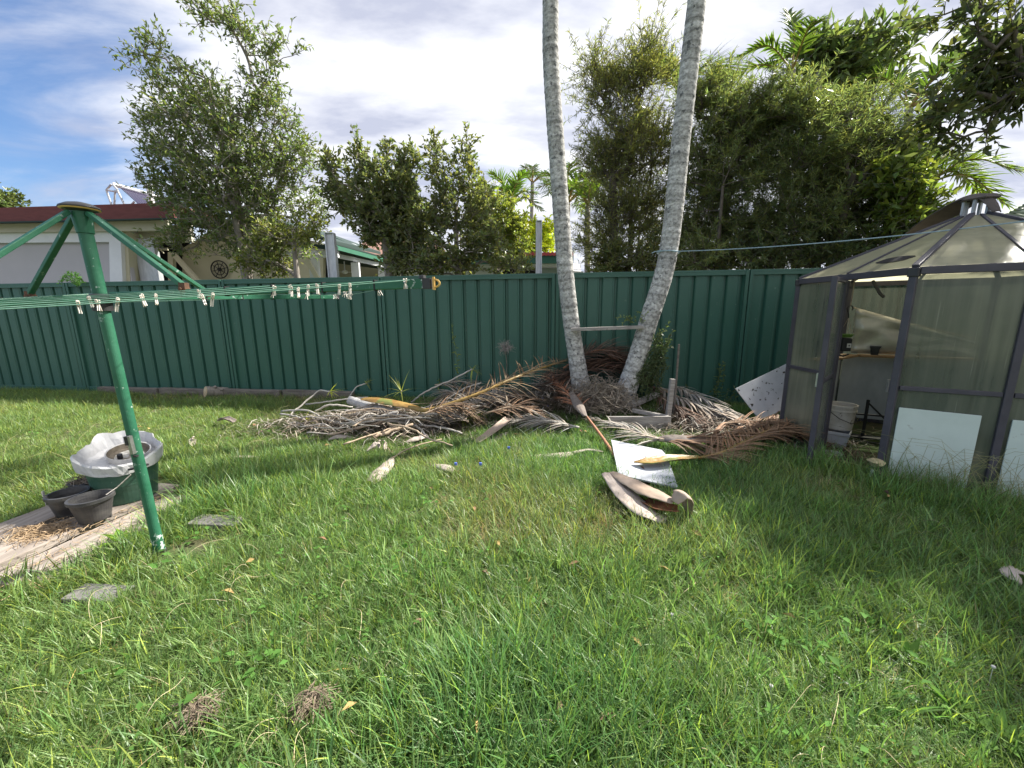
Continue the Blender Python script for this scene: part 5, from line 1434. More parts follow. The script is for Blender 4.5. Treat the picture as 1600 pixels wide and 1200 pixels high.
mb.add(vs, fs); mb.build('reflector', M_galv, dish, smooth=True, solid=.01)
mb = MB(); mb.tube([dc, dc - Zv * .5], .025, 8); mb.tube([dc - Zv * .2 + ax * .05, dc + ax * .33], .012, 6); mb.build('arm', M_steel, dish)
# long low house to the right
hR = thing('house', A(780, 415, 13), 'low house with green fascia and red roof edge behind the fence, left of the palms', 'house')
YR = 13.0
quad(640, 413, 896, 600, YR + .2, .2, mat('pale_wall', (.50, .53, .50), .7), 'wall', hR)
quad(640, 400, 896, 411, YR - .2, .1, M_dgreen, 'fascia', hR)
quad(640, 411.5, 896, 416, YR, .1, M_wpaint, 'eave', hR)
a_, b_ = A(775, 400, YR - .25), A(896, 400, YR - .25); n = 40
mb = MB(); vs = []
for i in range(n + 1):
    q_ = a_.lerp(b_, i / n); z_ = .025 * (i % 2); vs += [q_ + Zv * z_, q_ + Zv * (z_ + .10), q_ + Vector((0, 5, .55 + z_))]
mb.add(vs, [(3 * i, 3 * i + 3, 3 * i + 4, 3 * i + 1) for i in range(n)], 0); mb.add(vs, [(3 * i + 1, 3 * i + 4, 3 * i + 5, 3 * i + 2) for i in range(n)], 1)
mb.build('roof_edge', [mat('red_edge', (.42, .07, .075), .6), mat('white_roof', (.74, .73, .73), .5)], hR)
quad(690, 400, 776, 396, YR - .25, .5, mat('white_roof', (.74, .73, .73), .5), 'flashing', hR)
w0 = quad(842, 417, 884, 600, YR + .15, .04, M_wpaint, 'window', hR)
w1 = quad(846, 419, 880, 600, YR + .12, .02, mat('window_green', (.20, .25, .21), .3), 'pane', w0)
quad(780, 420, 836, 600, YR + .16, .02, M_dark, 'opening', hR)  # near-black sheet on the wall, shade of an opening painted in
# pale roof to the right of the trunk
sh_ = thing('shed', A(905, 418, 12), 'pale grey sloping shed roof just right of the left palm trunk', 'shed')
mb = MB(); mb.slab([A(888, 423, 11.5), A(908, 424, 11.5), A(906, 413, 13), A(893, 411, 13)], (0, 0, -.05)); mb.build('roof', mat('white_roof', (.7, .7, .7)), sh_)
quad(888, 424, 907, 620, 11.7, .3, M_galv, 'wall', sh_)
# right edge roof
hE = thing('shed', A(1600, 330, 8), 'green roofed shed corner at the right edge behind the greenhouse', 'shed')
YE = 7.0; n = 24
a_, b_ = A(1566, 337, YE), A(1760, 372, YE); c_, d_ = A(1600, 319, YE + .4), A(1760, 290, YE + .4)
mb = MB(); mb.slab([a_, b_, d_, c_], (0, .08, 0)); mb.build('roof', M_galv if False else mat('shed_roof', (.30, .36, .28), .5), hE)
for k in range(5):
    f = (k + .5) / 5; mb = MB(); mb.beam(a_.lerp(c_, f) + Vector((0, -.02, 0)), b_.lerp(d_, f) + Vector((0, -.02, 0)), .03, .03); mb.build('roof_rib', mat('shed_rib', (.16, .20, .15), .6), hE)
mb = MB(); mb.box(a_.x + .1, b_.x, YE + .3, YE + 2, 0, a_.z - .3); mb.build('wall', M_cream, hE)
# solar water heater and flue on the left roof
so_ = thing('solar_heater', A(220, 310, 10.8), 'evacuated tube solar water heater tilted on a frame above the red roof', 'solar heater')
y0 = 10.9
hdA, hdB = A(176, 288, y0), A(266, 313, y0 + .9)
mb = MB(); mb.tube([hdA, hdB], .05, 12); mb.build('header_pipe', M_wpaint, so_)
ft = [A(224, 326, y0 - .5), A(290, 336, y0 + .5)]
for k in range(22):
    f = (k + .5) / 22; mb = MB(); mb.tube([hdA.lerp(hdB, .12 + .88 * f) - Zv * .04, ft[0].lerp(ft[1], f)], .018, 6); mb.build('glass_tube', M_tube, so_)
for (ua, va), (ub, vb) in (((166, 297), (176, 325)), ((180, 297), (178, 326)), ((183, 297), (197, 325)), ((200, 325), (210, 315)), ((166, 297), (184, 300)), ((166, 297), (174, 288)), ((184, 297), (176, 288))):
    mb = MB(); mb.tube([A(ua, va, y0 - .1), A(ub, vb, y0 - .1)], .022, 6); mb.build('frame_strut', M_galv, so_)
mb = MB(); mb.tube([ft[0], ft[1]], .03, 6); mb.build('foot_rail', M_galv, so_)
fl = thing('flue_pipe', A(236, 322, 10.6), 'white flue pipe standing on the red roof beside the solar heater', 'flue')
mb = MB(); mb.tube([A(239, 330, 10.5), A(233, 292, 10.5)], .062, 16); mb.build('pipe', M_wpaint, fl)
mb = MB(); mb.tube([A(233, 294, 10.5), A(232, 288, 10.5)], .078, 16); mb.build('cowl', M_wpaint, fl)
# two galvanised steel posts standing behind the fence
for (u0, u1, vt, y, lab) in ((509, 522, 365, 7.6, 'galvanised steel post behind the fence in front of the patio'), (838, 846, 346, 7.6, 'galvanised steel post behind the fence beside the left palm')):
    a_ = A((u0 + u1) / 2, vt, y); t_ = thing('steel_post', Vector((a_.x, a_.y, 0)), lab, 'post', 'galvanised posts behind the fence'); w_ = (A(u1, vt, y) - A(u0, vt, y)).x
    for s_ in (-1, 1):
        mb = MB(); mb.box(a_.x + s_ * w_ * .5 - .008, a_.x + s_ * w_ * .5 + .008, a_.y - .05, a_.y + .05, 0, a_.z); mb.build('flange', M_galv, t_)
    mb = MB(); mb.box(a_.x - w_ * .47, a_.x + w_ * .47, a_.y - .01, a_.y + .006, 0, a_.z); mb.build('web', M_galv, t_)
    mb = MB(); mb.box(a_.x - w_ * .5, a_.x + w_ * .5, a_.y - .06, a_.y + .06, a_.z, a_.z + .012); mb.build('cap_plate', M_galv, t_)

# ================================================================== TREES AND SHRUBS
def gz0(p): return Vector((p.x, p.y, 0))
Y = 8.8
make_tree('tree', 'tall airy tree with upright branches rising above the left of the fence', 'tree', gz0(A(392, 432, Y)), A(352, 130, Y), .13,
          [blob(355, 265, 110, 105, Y), blob(300, 320, 60, 50, Y), blob(400, 300, 80, 60, Y), blob(290, 150, 70, 60, Y), blob(232, 85, 40, 34, Y), blob(325, 30, 22, 50, Y), blob(296, 20, 14, 34, Y), blob(366, 40, 18, 55, Y), blob(385, 75, 20, 45, Y), blob(430, 85, 34, 40, Y), blob(420, 170, 50, 60, Y),
           blob(452, 250, 42, 60, Y), blob(270, 235, 55, 60, Y), blob(235, 195, 24, 16, Y), blob(265, 290, 48, 36, Y), blob(350, 345, 80, 45, Y), blob(480, 330, 34, 40, Y), blob(285, 385, 40, 36, Y), blob(405, 395, 80, 30, Y), blob(340, 190, 70, 70, Y)],
          640, (.098, .040), 27, M_bark, (1.0, 1.10, .80), 38, .38, stems=3, upw=.9, edge=.6)
Y = 8.3
make_tree('tree', 'yellow green lower branches of a small tree beside the tall one', 'tree', gz0(A(452, 432, Y)), A(462, 360, Y), .06, [blob(455, 368, 44, 34, Y), blob(420, 412, 52, 22, Y), blob(492, 348, 22, 20, Y)],
          60, (.09, .042), 12, M_bark, (1.35, 1.3, .75), 40, .30)
Y = 8.2
make_tree('tree', 'dense dark leafy tree behind the fence right of the first steel post', 'tree', gz0(A(610, 432, Y)), A(600, 300, Y), .10,
          [blob(595, 310, 58, 52, Y), blob(618, 368, 52, 40, Y), blob(520, 262, 14, 34, Y), blob(535, 310, 24, 40, Y), blob(568, 262, 24, 26, Y), blob(562, 236, 10, 18, Y), blob(632, 262, 26, 20, Y), blob(644, 250, 10, 16, Y), blob(640, 320, 34, 50, Y), blob(640, 414, 50, 24, Y), blob(585, 350, 44, 40, Y), blob(605, 240, 10, 16, Y)],
          300, (.10, .055), 13, M_bark, (1.15, 1.12, 1.0), 44, .28, upw=.5, stems=2)
Y = 8.0
make_tree('tree', 'leafy tree with thin upright shoots in the middle behind the fence', 'tree', gz0(A(722, 432, Y)), A(712, 320, Y), .08,
          [blob(700, 350, 50, 44, Y), blob(690, 400, 64, 26, Y), blob(680, 262, 13, 34, Y), blob(682, 232, 9, 22, Y), blob(732, 262, 10, 36, Y), blob(731, 232, 7, 18, Y), blob(708, 258, 8, 26, Y), blob(715, 300, 42, 30, Y), blob(745, 330, 30, 40, Y), blob(762, 385, 50, 30, Y), blob(690, 418, 70, 18, Y), blob(790, 415, 44, 18, Y), blob(655, 370, 24, 40, Y)],
          260, (.095, .05), 14, M_bark, (1.2, 1.15, .98), 38, .26, upw=.8, stems=2)
Y = 9.4
make_tree('tree', 'bright yellow green tree behind the fence left of the second steel post', 'tree', gz0(A(780, 432, Y)), A(775, 350, Y), .08,
          [blob(780, 345, 42, 44, Y), blob(760, 310, 24, 22, Y), blob(795, 375, 36, 36, Y), blob(750, 350, 24, 30, Y)],
          110, (.11, .05), 15, M_bark, (1.45, 1.45, .65), 46, .3)
Y = 12.5
make_tree('bush', 'vivid yellow bush beyond the low house roof beside the left palm', 'bush', gz0(A(832, 415, Y + 2)), A(830, 380, Y + 2), .08,
          [blob(822, 362, 22, 18, Y + 2), blob(832, 385, 30, 22, Y + 2), blob(856, 368, 14, 14, Y + 2)], 60, (.16, .075), 16, M_bark, (3.6, 3.3, .5), 60, .4)
make_palm('palm_tree', 'slim far palm with a small drooping crown against the sky', gz0(A(830, 420, 22)), A(832, 285, 22), .11, 9, 1.5, .5, .05, 3, (.75, .72, .8), spread=.6, sag=1.2, nl=22)
make_palm('palm_tree', 'dark palm crown partly hidden behind the left palm trunk', gz0(A(886, 420, 15)), A(886, 318, 15), .14, 11, 1.7, .6, .05, 4, (.8, .85, .8), sag=1.0, nl=26)
make_palm('palm_tree', 'yellow green young palm right of the left palm trunk', gz0(A(918, 420, 12)), A(918, 322, 12), .09, 8, 1.2, .45, .045, 5, (1.7, 1.6, .8), nl=24)
make_palm('palm_tree', 'soft green palm top showing behind the yellow green tree', gz0(A(800, 420, 14)), A(798, 318, 14), .10, 9, 1.2, .5, .05, 6, (1.2, 1.3, .7), nl=24)
# feathery trees on the right
NEED = (.105, .014)
Y = 8.4
make_tree('tree', 'feathery olive tree with arching sprays between and left of the right palm', 'tree', gz0(A(985, 425, Y)), A(985, 280, Y), .10,
          [blob(985, 240, 72, 80, Y), blob(940, 150, 40, 50, Y), blob(1000, 130, 60, 50, Y), blob(925, 115, 22, 30, Y), blob(1010, 85, 30, 26, Y), blob(950, 260, 40, 50, Y), blob(985, 340, 72, 50, Y), blob(945, 385, 50, 30, Y), blob(1015, 395, 40, 25, Y)],
          360, NEED, 17, M_barkd, (1.5, 1.35, .95), 105, .60, stems=3, upw=.9, var=.2)
Y = 7.9
make_tree('tree', 'dense dark feathery tree behind the right palm, its foliage hanging over the fence', 'tree', gz0(A(1130, 425, Y)), A(1135, 270, Y), .12,
          [blob(1125, 260, 80, 100, Y), blob(1110, 160, 60, 50, Y), blob(1170, 200, 70, 70, Y), blob(1110, 350, 60, 60, Y), blob(1060, 370, 34, 40, Y), blob(1150, 380, 60, 34, Y), blob(1095, 405, 30, 40, Y - .9)],
          360, NEED, 18, M_barkd, (1.25, 1.28, 1.0), 140, .46, stems=3, upw=.6, var=.2)
Y = 7.4
make_tree('tree', 'broad dark feathery tree directly behind the greenhouse side of the fence', 'tree', gz0(A(1285, 425, Y)), A(1280, 250, Y), .14,
          [blob(1270, 250, 100, 100, Y), blob(1230, 170, 60, 50, Y), blob(1330, 190, 60, 60, Y), blob(1340, 290, 70, 70, Y), blob(1240, 350, 90, 50, Y), blob(1370, 250, 40, 60, Y), blob(1380, 330, 60, 50, Y), blob(1200, 380, 50, 26, Y)],
          460, NEED, 19, M_barkd, (1.22, 1.26, 1.0), 145, .46, stems=3, upw=.6, var=.2)
Y = 9.2
make_tree('tree', 'broadleaf tree with long drooping leaves above the dark feathery trees', 'tree', gz0(A(1330, 425, Y)), A(1310, 140, Y), .12,
          [blob(1290, 90, 40, 30, Y), blob(1340, 60, 24, 24, Y), blob(1375, 62, 26, 18, Y), blob(1404, 46, 14, 8, Y), blob(1330, 115, 50, 30, Y), blob(1395, 90, 14, 10, Y), blob(1270, 70, 24, 18, Y)], 80, (.26, .085), 20, M_bark, (.85, .95, .7), 24, .42, upw=.3, droop=.25)
make_tree('shrub', 'bright green shrub catching sun beside the greenhouse roof', 'shrub', gz0(A(1420, 425, 6.6)), A(1420, 360, 6.6), .05,
          [blob(1415, 330, 36, 40, 6.6), blob(1400, 280, 36, 36, 6.6), blob(1450, 360, 30, 24, 6.6), blob(1425, 240, 30, 30, 7)], 90, (.15, .075), 22, M_bark, (1.25, 1.35, .65), 30, .3)
def cane(u, v, y, lab, dirs, L, seed, tint, nl=40, leafL=.6, ub=None):
    make_palm('palm_tree', lab, gz0(A(ub or u, 425, y)), A(u, v, y), .07, len(dirs), L, leafL, .042, seed, tint, nl=nl, dirs=dirs, sag=.9)
cane(1238, 110, 8.6, 'palm with one upright pale green frond above the dark feathery trees', [(1.6, 1.45), (3.0, .7), (2.6, .25), (4.5, .6)], 1.35, 31, (1.2, 1.2, .8), leafL=.34)
cane(1280, 110, 9.0, 'palm with stiff fan of fronds beside the upright pale green one', [(.4, .95), (2.4, .8), (.1, .4)], 1.3, 32, (.9, .95, .75), leafL=.5)
cane(1065, 150, 9.2, 'palm with thin pale fronds poking up behind the right palm trunk', [(2.9, .9), (2.5, 1.2), (3.3, .6), (.2, .8), (.5, .4), (1.4, 1.2)], 1.4, 33, (1.0, .95, .7))
cane(1420, 170, 8.0, 'palm with arching feathery fronds right of the dark feathery trees', [(.2, .9), (.5, .5), (2.7, .9), (6.0, .5), (5.5, .2), (1.5, 1.1), (5.0, .7)], 1.5, 34, (1.0, 1.05, .75), leafL=.45)
cane(1440, 290, 7.4, 'low palm with curved yellow green fronds above the greenhouse roof', [(.3, .7), (.0, .3), (.8, .6), (6.0, .1), (2.4, .7), (5.4, .4)], 1.4, 35, (1.2, 1.15, .6), leafL=.45)
Y = 7.6
make_tree('bush', 'low tangled undergrowth along the fence behind the right palm', 'bush', gz0(A(1060, 440, Y)), A(1060, 410, Y), .05,
          [blob(1000, 410, 70, 30, Y), blob(1090, 412, 60, 30, Y), blob(950, 418, 40, 18, Y)], 90, (.10, .03), 51, M_barkd, (.95, .9, .7), 70, .35, stems=2)
make_tree('bush', 'dark undergrowth along the fence between the right palm and the greenhouse', 'bush', gz0(A(1220, 440, Y - .5)), A(1220, 410, Y - .5), .05,
          [blob(1170, 410, 60, 34, Y - .5), blob(1260, 405, 70, 38, Y - .5), blob(1350, 385, 70, 40, Y - .5)], 110, (.10, .03), 52, M_barkd, (.8, .85, .75), 80, .35, stems=2)
# overhanging tree at the right, its trunk out of the picture
Y = 4.6
make_tree('tree', 'dark broad leaved tree hanging into the picture at the top right corner', 'tree', Vector((6.3, 3.3, 0)), Vector((5.9, 3.5, 4.0)), .16,
          [blob(1545, 60, 56, 62, Y), blob(1500, 10, 50, 22, Y), blob(1500, 160, 34, 20, Y), blob(1560, 150, 60, 30, Y), blob(1520, 205, 40, 16, Y), blob(1600, 100, 70, 80, Y), blob(1475, 185, 22, 12, Y),
           (Vector((6.9, 4.6, 4.9)), Vector((1.1, 1.0, 1.0))), (Vector((7.2, 3.2, 4.7)), Vector((1.2, 1.1, 1.1)))],
          330, (.115, .052), 23, M_barkd, (.70, .72, .62), 46, .30, upw=.1, var=.25)
make_tree('tree', 'far tree crown just showing above the roof at the left edge', 'tree', gz0(A(-20, 400, 24)), A(-20, 330, 24), .2, [blob(-15, 318, 40, 16, 24), blob(-50, 305, 40, 24, 24)], 60, (.26, .14), 24, M_bark, (.9, .95, .8), 60, .8)
# vine on the right palm, fence weeds, fern on the fence
def leafy(name, lab, cat, stems_, Lf, tint, seed, per=.05, m=M_leaf, sr=.0025, spread=.8, tip=True, group=None):
    rs = np.random.RandomState(seed); root = thing(name, stems_[0][0], lab, cat, group)
    mb = MB(); P = []; D = []
    for s_ in stems_:
        c = curve(s_, 10); mb.tube(c, sr, 4, caps=False)
        tot = sum((c[i + 1] - c[i]).length for i in range(len(c) - 1)); k = max(2, int(tot / per))
        for i in range(k):
            x = (i + .5) / k * (len(c) - 1); j = int(x); q = c[j].lerp(c[min(j + 1, len(c) - 1)], x - j)
            for e in range(2):
                P.append(np.array(q)); D.append(rs.normal(size=3) * spread + np.array((c[min(j + 1, len(c) - 1)] - c[j]).normalized()) * .5)
    mb.build('stem', mat('green_stem', (.10, .13, .05), .7), root)
    P = np.array(P); D = nrm(np.array(D)); n_ = len(P)
    V, T = leaf_arrays(P, D, nrm(rs.normal(size=(n_, 3)) * .6 + np.array([[0, -.3, .8]])), Lf[0] * rs.uniform(.6, 1.2, n_), Lf[1] * rs.uniform(.7, 1.2, n_))
    c_ = rs.uniform(.6, 1.4, n_)[:, None] * np.array([tint]); q = fast('leaves', V, T, m, root, tint=np.repeat(c_, 4, 0)); q['kind'] = 'stuff'
    return root
rv = random.Random(17); sts = []
for i in range(38):
    b = A(rv.uniform(985, 1030), rv.uniform(585, 630), 5.30 - rv.uniform(0, .15)); L = rv.uniform(.2, .75)
    t_ = rv.uniform(500, 590); e_ = A(1012 + (590 - t_) * .12 + rv.uniform(0, 34), t_, 5.28 - rv.uniform(0, .15)); sts.append([b, b.lerp(e_, .5) + Vector((rv.uniform(-.1, .1), -.04, .08)), e_])
leafy('climbing_vine', 'small leaved green vine climbing the foot of the right palm', 'vine', sts, (.050, .018), (.55, .66, .55), 18, .030)
sts = []
for i in range(7):
    b = A(990 + rv.uniform(-5, 15), 505, 5.2); e_ = b + Vector((rv.uniform(-.25, .05), -.1, rv.uniform(-.02, .16))); sts.append([b, b.lerp(e_, .5) + Vector((0, -.02, .05)), e_])
leafy('climbing_vine', 'small sprig of vine at the right end of the board between the palms', 'vine', sts, (.04, .016), (1.2, 1.3, .9), 19, .03)
def weed(u0, v0, u1, v1, y, lab, seed, tint=(1.6, 1.7, .8), n_=1):
    r_ = random.Random(seed); ss = []
    for i in range(n_):
        a_ = A(u0 + r_.uniform(-3, 3) * n_, v0, y); b_ = A(u1 + r_.uniform(-4, 4) * n_, v1 + r_.uniform(0, 20) * (n_ > 1), y); ss.append([a_, a_.lerp(b_, .5) + Vector((r_.uniform(-.05, .05), 0, 0)), b_])
    leafy('weed', lab, 'weed', ss, (.075, .022), tint, seed, .05, group='weeds along the fence')
weed(716, 622, 708, 510, 6.05, 'tall thin weed with pointed leaves against the middle of the fence', 41)
weed(690, 622, 694, 585, 6.1, 'short weed at the fence foot behind the long pale branch', 42, n_=2)
weed(1122, 622, 1126, 562, 5.65, 'sparse weed against the fence right of the timber post', 43, (.8, .95, .7), 3)
weed(1100, 628, 1095, 600, 5.6, 'low dark weed at the fence foot right of the vine', 44, (.7, .85, .7), 6)
weed(1140, 632, 1140, 605, 5.55, 'low dark weed at the fence foot near the stained board', 45, (.7, .85, .7), 5)
# dry seed head plant
q_ = A(790, 600, 5.75); sd_root = thing('dry_weed', q_, 'wispy dry grey seed head standing against the fence behind the frond', 'weed'); r_ = random.Random(3); mb = MB()
mb.tube([q_, A(792, 570, 5.78), A(790, 550, 5.78)], .004, 5); mb.build('stem', M_tangle, sd_root); mb = MB()
c_ = A(790, 543, 5.78)
for i in range(170):
    d_ = Vector((r_.gauss(0, 1), r_.gauss(0, .6), r_.gauss(0, 1))).normalized(); L = r_.uniform(.06, .19); mid = c_ + d_ * L * .5
    mb.tube([c_ + d_ * L * .25, mid, mid + Vector((r_.gauss(0, 1), r_.gauss(0, 1), r_.gauss(0, 1))) * .04], .0017, 3, caps=False)
s_ = mb.build('seed_head', mat('seed_grey', (.30, .27, .25), .9), sd_root); s_['kind'] = 'stuff'
q_ = A(120, 442, 6.95); ss = [[q_ + Vector((0, .02, -.05)), q_ + Vector((.13 * cos(t_), -.05, .04 + .12 * abs(sin(t_)))), q_ + Vector((.22 * cos(t_), -.08, .10 * abs(sin(t_)) - .02))] for t_ in np.linspace(.1, 3.0, 9)]
leafy('fern', 'small bright green fern growing over the top of the fence', 'fern', ss, (.05, .014), (1.2, 2.2, 1.0), 46, .014)
# ================================================================== LAWN GRASS
rg = np.random.RandomState(42)
def tuft_mesh(name, n, L, Wd, seed, spread=.045, lean=.55, droop=.5, seedhead=False):
    r_ = np.random.RandomState(seed); seg = 4
    V = []; T = []; C = []
    for b in range(n):
        a = r_.rand() * 2 * pi; rr = spread * r_.rand() ** .6
        p = np.array([rr * cos(a), rr * sin(a), -.008]); az = a + r_.normal() * 1.1
        l = L * r_.uniform(.45, 1.15); w = Wd * r_.uniform(.6, 1.3); le = abs(r_.normal()) * lean + .12
        d = np.array([cos(az) * sin(le), sin(az) * sin(le), cos(le)]); s = np.array([-sin(az), cos(az), 0.0]); 
        tw = r_.normal() * .5; 
        side = s * cos(tw) + np.array([cos(az), sin(az), 0]) * sin(tw)
        dry = r_.rand() < .07
        q = r_.uniform(.6, 1.45)
        base = np.array([1.55, 1.18, .72]) * q * 1.5 if dry else np.array([1.0 + r_.uniform(-.18, .22), 1.0, 1.0]) * q
        k0 = len(V)
        for j in range(seg + 1):
            f = j / seg; ww = w * (1 - f ** 1.8) * .5 + .0002
            V += [p - side * ww, p + side * ww]; C += [base * 1.0] * 2
            d = d + np.array([cos(az) * .25, sin(az) * .25, -1]) * droop * (f + .2) / seg; d /= np.linalg.norm(d)
            p = p + d * l / seg
            if p[2] < .006: p[2] = .006
        for j in range(seg):
            b0 = k0 + 2 * j; T += [(b0, b0 + 1, b0 + 3), (b0, b0 + 3, b0 + 2)]
        if seedhead and b % 4 == 0:
            tip = np.array(V[-1])
    return np.array(V), np.array(T), np.array(C)
M_grass = bpy.data.materials.new('grass_blade'); M_grass.use_nodes = True
t = M_grass.node_tree; N = t.nodes.new; Lk = t.links.new
b = t.nodes['Principled BSDF']; b.inputs['Roughness'].default_value = .42; b.inputs['Specular IOR Level'].default_value = .45
a1 = N('ShaderNodeAttribute'); a1.attribute_name = 'tint'
a2 = N('ShaderNodeAttribute'); a2.attribute_name = 'patch'; a2.attribute_type = 'INSTANCER'
m1 = N('ShaderNodeMixRGB'); m1.blend_type = 'MULTIPLY'; m1.inputs[0].default_value = 1
Lk(a1.outputs['Color'], m1.inputs[1]); Lk(a2.outputs['Color'], m1.inputs[2])
Lk(m1.outputs[0], b.inputs['Base Color'])
tr = N('ShaderNodeBsdfTranslucent'); m2 = N('ShaderNodeMixRGB'); m2.blend_type = 'MULTIPLY'; m2.inputs[0].default_value = 1; m2.inputs[2].default_value = (1.45, 1.5, .85, 1)
Lk(m1.outputs[0], m2.inputs[1]); Lk(m2.outputs[0], tr.inputs['Color'])
ms = N('ShaderNodeMixShader'); ms.inputs[0].default_value = .38; Lk(b.outputs[0], ms.inputs[1]); Lk(tr.outputs[0], ms.inputs[2]); Lk(ms.outputs[0], t.nodes['Material Output'].inputs[0])

def tuft_obj(name, *a, **k):
    V, T, C = tuft_mesh(name, *a, **k)
    o = fast(name, V, T, M_grass, tint=C); COL.objects.unlink(o); return o
short = [tuft_obj('grass_tuft', 24, .120, .0048, 100 + i, .055, 1.0, .8) for i in range(5)]
mid_ = [tuft_obj('grass_tuft', 22, .165, .0055, 200 + i, .055, .85, .9) for i in range(5)]
tall = [tuft_obj('grass_tuft', 12, .27, .0056, 300 + i, .05, .55, .85) for i in range(3)]
wide = [tuft_obj('grass_tuft', 8, .15, .0115, 400 + i, .03, .75, .7) for i in range(3)]
dryt = [tuft_obj('grass_tuft', 20, .12, .0034, 500 + i, .06, 1.2, .6) for i in range(2)]
allt = short + mid_ + tall + wide + dryt          # indices 0-4, 5-9, 10-12, 13-15, 16-17

def in_poly(x, y, poly):
    c = np.zeros(len(x), bool); n = len(poly); j = n - 1
    for i in range(n):
        xi, yi = poly[i]; xj, yj = poly[j]
        c ^= ((yi > y) != (yj > y)) & (x < (xj - xi) * (y - yi) / (yj - yi + 1e-12) + xi); j = i
    return c
# candidate points, denser close to the camera
X = []; Yv = []
def cand(x0, x1, y0, y1, dens):
    n = int((x1 - x0) * (y1 - y0) * dens); X.append(rg.uniform(x0, x1, n)); Yv.append(rg.uniform(y0, y1, n))
cand(-3.2, 3.2, .3, 2.0, 1000); cand(-5.5, 5.5, 2.0, 3.6, 760); cand(-9.5, 4.6, 3.6, 7.3, 560); cand(-12, -5.5, 2.0, 3.6, 150); cand(-8, -3.2, -.5, 2.0, 200); cand(3.2, 7, -.5, 2.0, 200); cand(-3.2, 3.2, -1.5, .3, 120)
X = np.concatenate(X); Yv = np.concatenate(Yv)
keep = np.ones(len(X), bool)
keep &= Yv < FY(X) - .10
keep &= ~in_poly(X, Yv, [(-3.55, 1.35), (-2.90, 1.35), (-2.74, 1.84), (-2.46, 1.88), (-2.36, 2.66), (-2.8, 3.15), (-3.25, 3.25)])
keep &= (np.hypot(X - HC.x, Yv - HC.y) > 1.0) | (X < 3.0)
keep &= ~in_poly(X, Yv, [(p.x, p.y) for p in [h for h in hexc]])
keep &= rg.rand(len(X)) > 1.0 * np.exp(-((X - .98) / .22) ** 2 - ((Yv - 2.82) / .20) ** 2)
keep &= ~in_poly(X, Yv, [((P1.x + .05), P1.y - .03), (P2.x, P2.y - .03), (P3.x - .05, P3.y + .10), (P4.x + .05, P4.y + .10)])
for (bx, by, r_) in ((-2.0, 2.44, .15), (-2.11, 1.77, .13)):
    keep &= ~((np.abs(X - bx) < r_) & (np.abs(Yv - by) < .065))
keep &= rg.rand(len(X)) > 1.15 * np.exp(-((X - 3.05) / .24) ** 2 - ((Yv - 3.42) / .22) ** 2)
def heap(c, sx, sy): return np.exp(-((X - c.x) / sx) ** 2 - ((Yv - c.y) / sy) ** 2)
hp_ = heap(E1, 1.0, .34) + heap(E2, .95, .45) + heap(E3, .65, .42) * .9 + heap(E4, .35, .25) * .8
keep &= rg.rand(len(X)) > np.clip(hp_ * 2.1 - .25, 0, .985)
foot = np.exp(-((X + 1.95) / .22) ** 2 - ((Yv - 2.17) / .18) ** 2)           # trodden patch at the pole
keep &= rg.rand(len(X)) > foot * .9
strip = np.exp(-((FY(X) - .35 - Yv) / .22) ** 2) * ((X > -6.2) & (X < 1))
keep &= rg.rand(len(X)) > strip * .55
X = X[keep]; Yv = Yv[keep]; n = len(X)
hgt = fbm(X, Yv, .8, 3); dryn = fbm(X + 40, Yv + 11, .9, 3); f3 = fbm(X - 30, Yv + 5, 2.2, 2)
idx = rg.randint(0, 5, n)
u_ = rg.rand(n)
gh_d = np.abs(np.hypot(X - HC.x, Yv - HC.y) - 1.35)
edge = (gh_d < .28) & (Yv < 3.4)
prob_mid = np.clip((hgt - .32) * 4.0, .2, .97)
idx = np.where(u_ < prob_mid, rg.randint(5, 10, n), idx)
idx = np.where((rg.rand(n) < np.where(edge, .55, np.clip((hgt - .56) * .6, .015, .07))), rg.randint(10, 13, n), idx)
idx = np.where(rg.rand(n) < .07 + .20 * np.clip((f3 - .58) * 4, 0, 1), rg.randint(13, 16, n), idx)
pd = np.clip((dryn - .55) * 4, 0, 1)
idx = np.where(rg.rand(n) < pd * .30 + .03 + strip[keep] * .4, rg.randint(16, 18, n), idx)
scl = rg.uniform(.7, 1.25, n) * np.where(Yv > 4.5, 1.05, 1.0) * (1 - .5 * np.clip(foot[keep], 0, 1))
scl *= np.clip(.82 + (hgt - .35) * .8, .65, 1.2)
lowz_ = heap(E1, 1.3, .55) + heap(E2, 1.2, .65) + heap(E3, 1.0, .65) + heap(E4, .45, .35) + heap(Vector((1.2, 3.4, 0)), .75, .75)
scl *= (1 - .45 * np.clip(lowz_, 0, 1)) * np.where(Yv > 3.2, np.clip(1.0 - (Yv - 3.2) * .30, .62, 1), 1.0)
# colour: fresh green, olive where dry, cooler where lush
base = np.array([.148, .248, .080])
lush = np.array([.118, .228, .078]); olive = np.array([.200, .250, .098]); straw = np.array([.38, .33, .20])
k1 = np.clip((hgt - .45) * 3, 0, 1)[:, None]; k2 = (pd * .75)[:, None]
colr = base * (1 - k1) + lush * k1
colr = colr * (1 - k2) + olive * k2
west = np.clip((-X - .5) / 3.0, 0, 1)[:, None]  # sunlit yellow green painted into the blades towards the left
colr = colr * (1 - .4 * west) + np.array([.205, .265, .075]) * .4 * west
isdry = (idx >= 16)[:, None]
colr = np.where(isdry, straw * .9, colr)
colr *= rg.uniform(.68, 1.32, (n, 1))
me = bpy.data.meshes.new('lawn_grass'); me.vertices.add(n)
me.vertices.foreach_set('co', np.stack([X, Yv, hz(X, Yv)], 1).astype(np.float32).ravel())
def vatt(nm, ty, arr, key='value'):
    a_ = me.attributes.new(nm, ty, 'POINT'); a_.data.foreach_set(key, np.ascontiguousarray(arr).ravel())
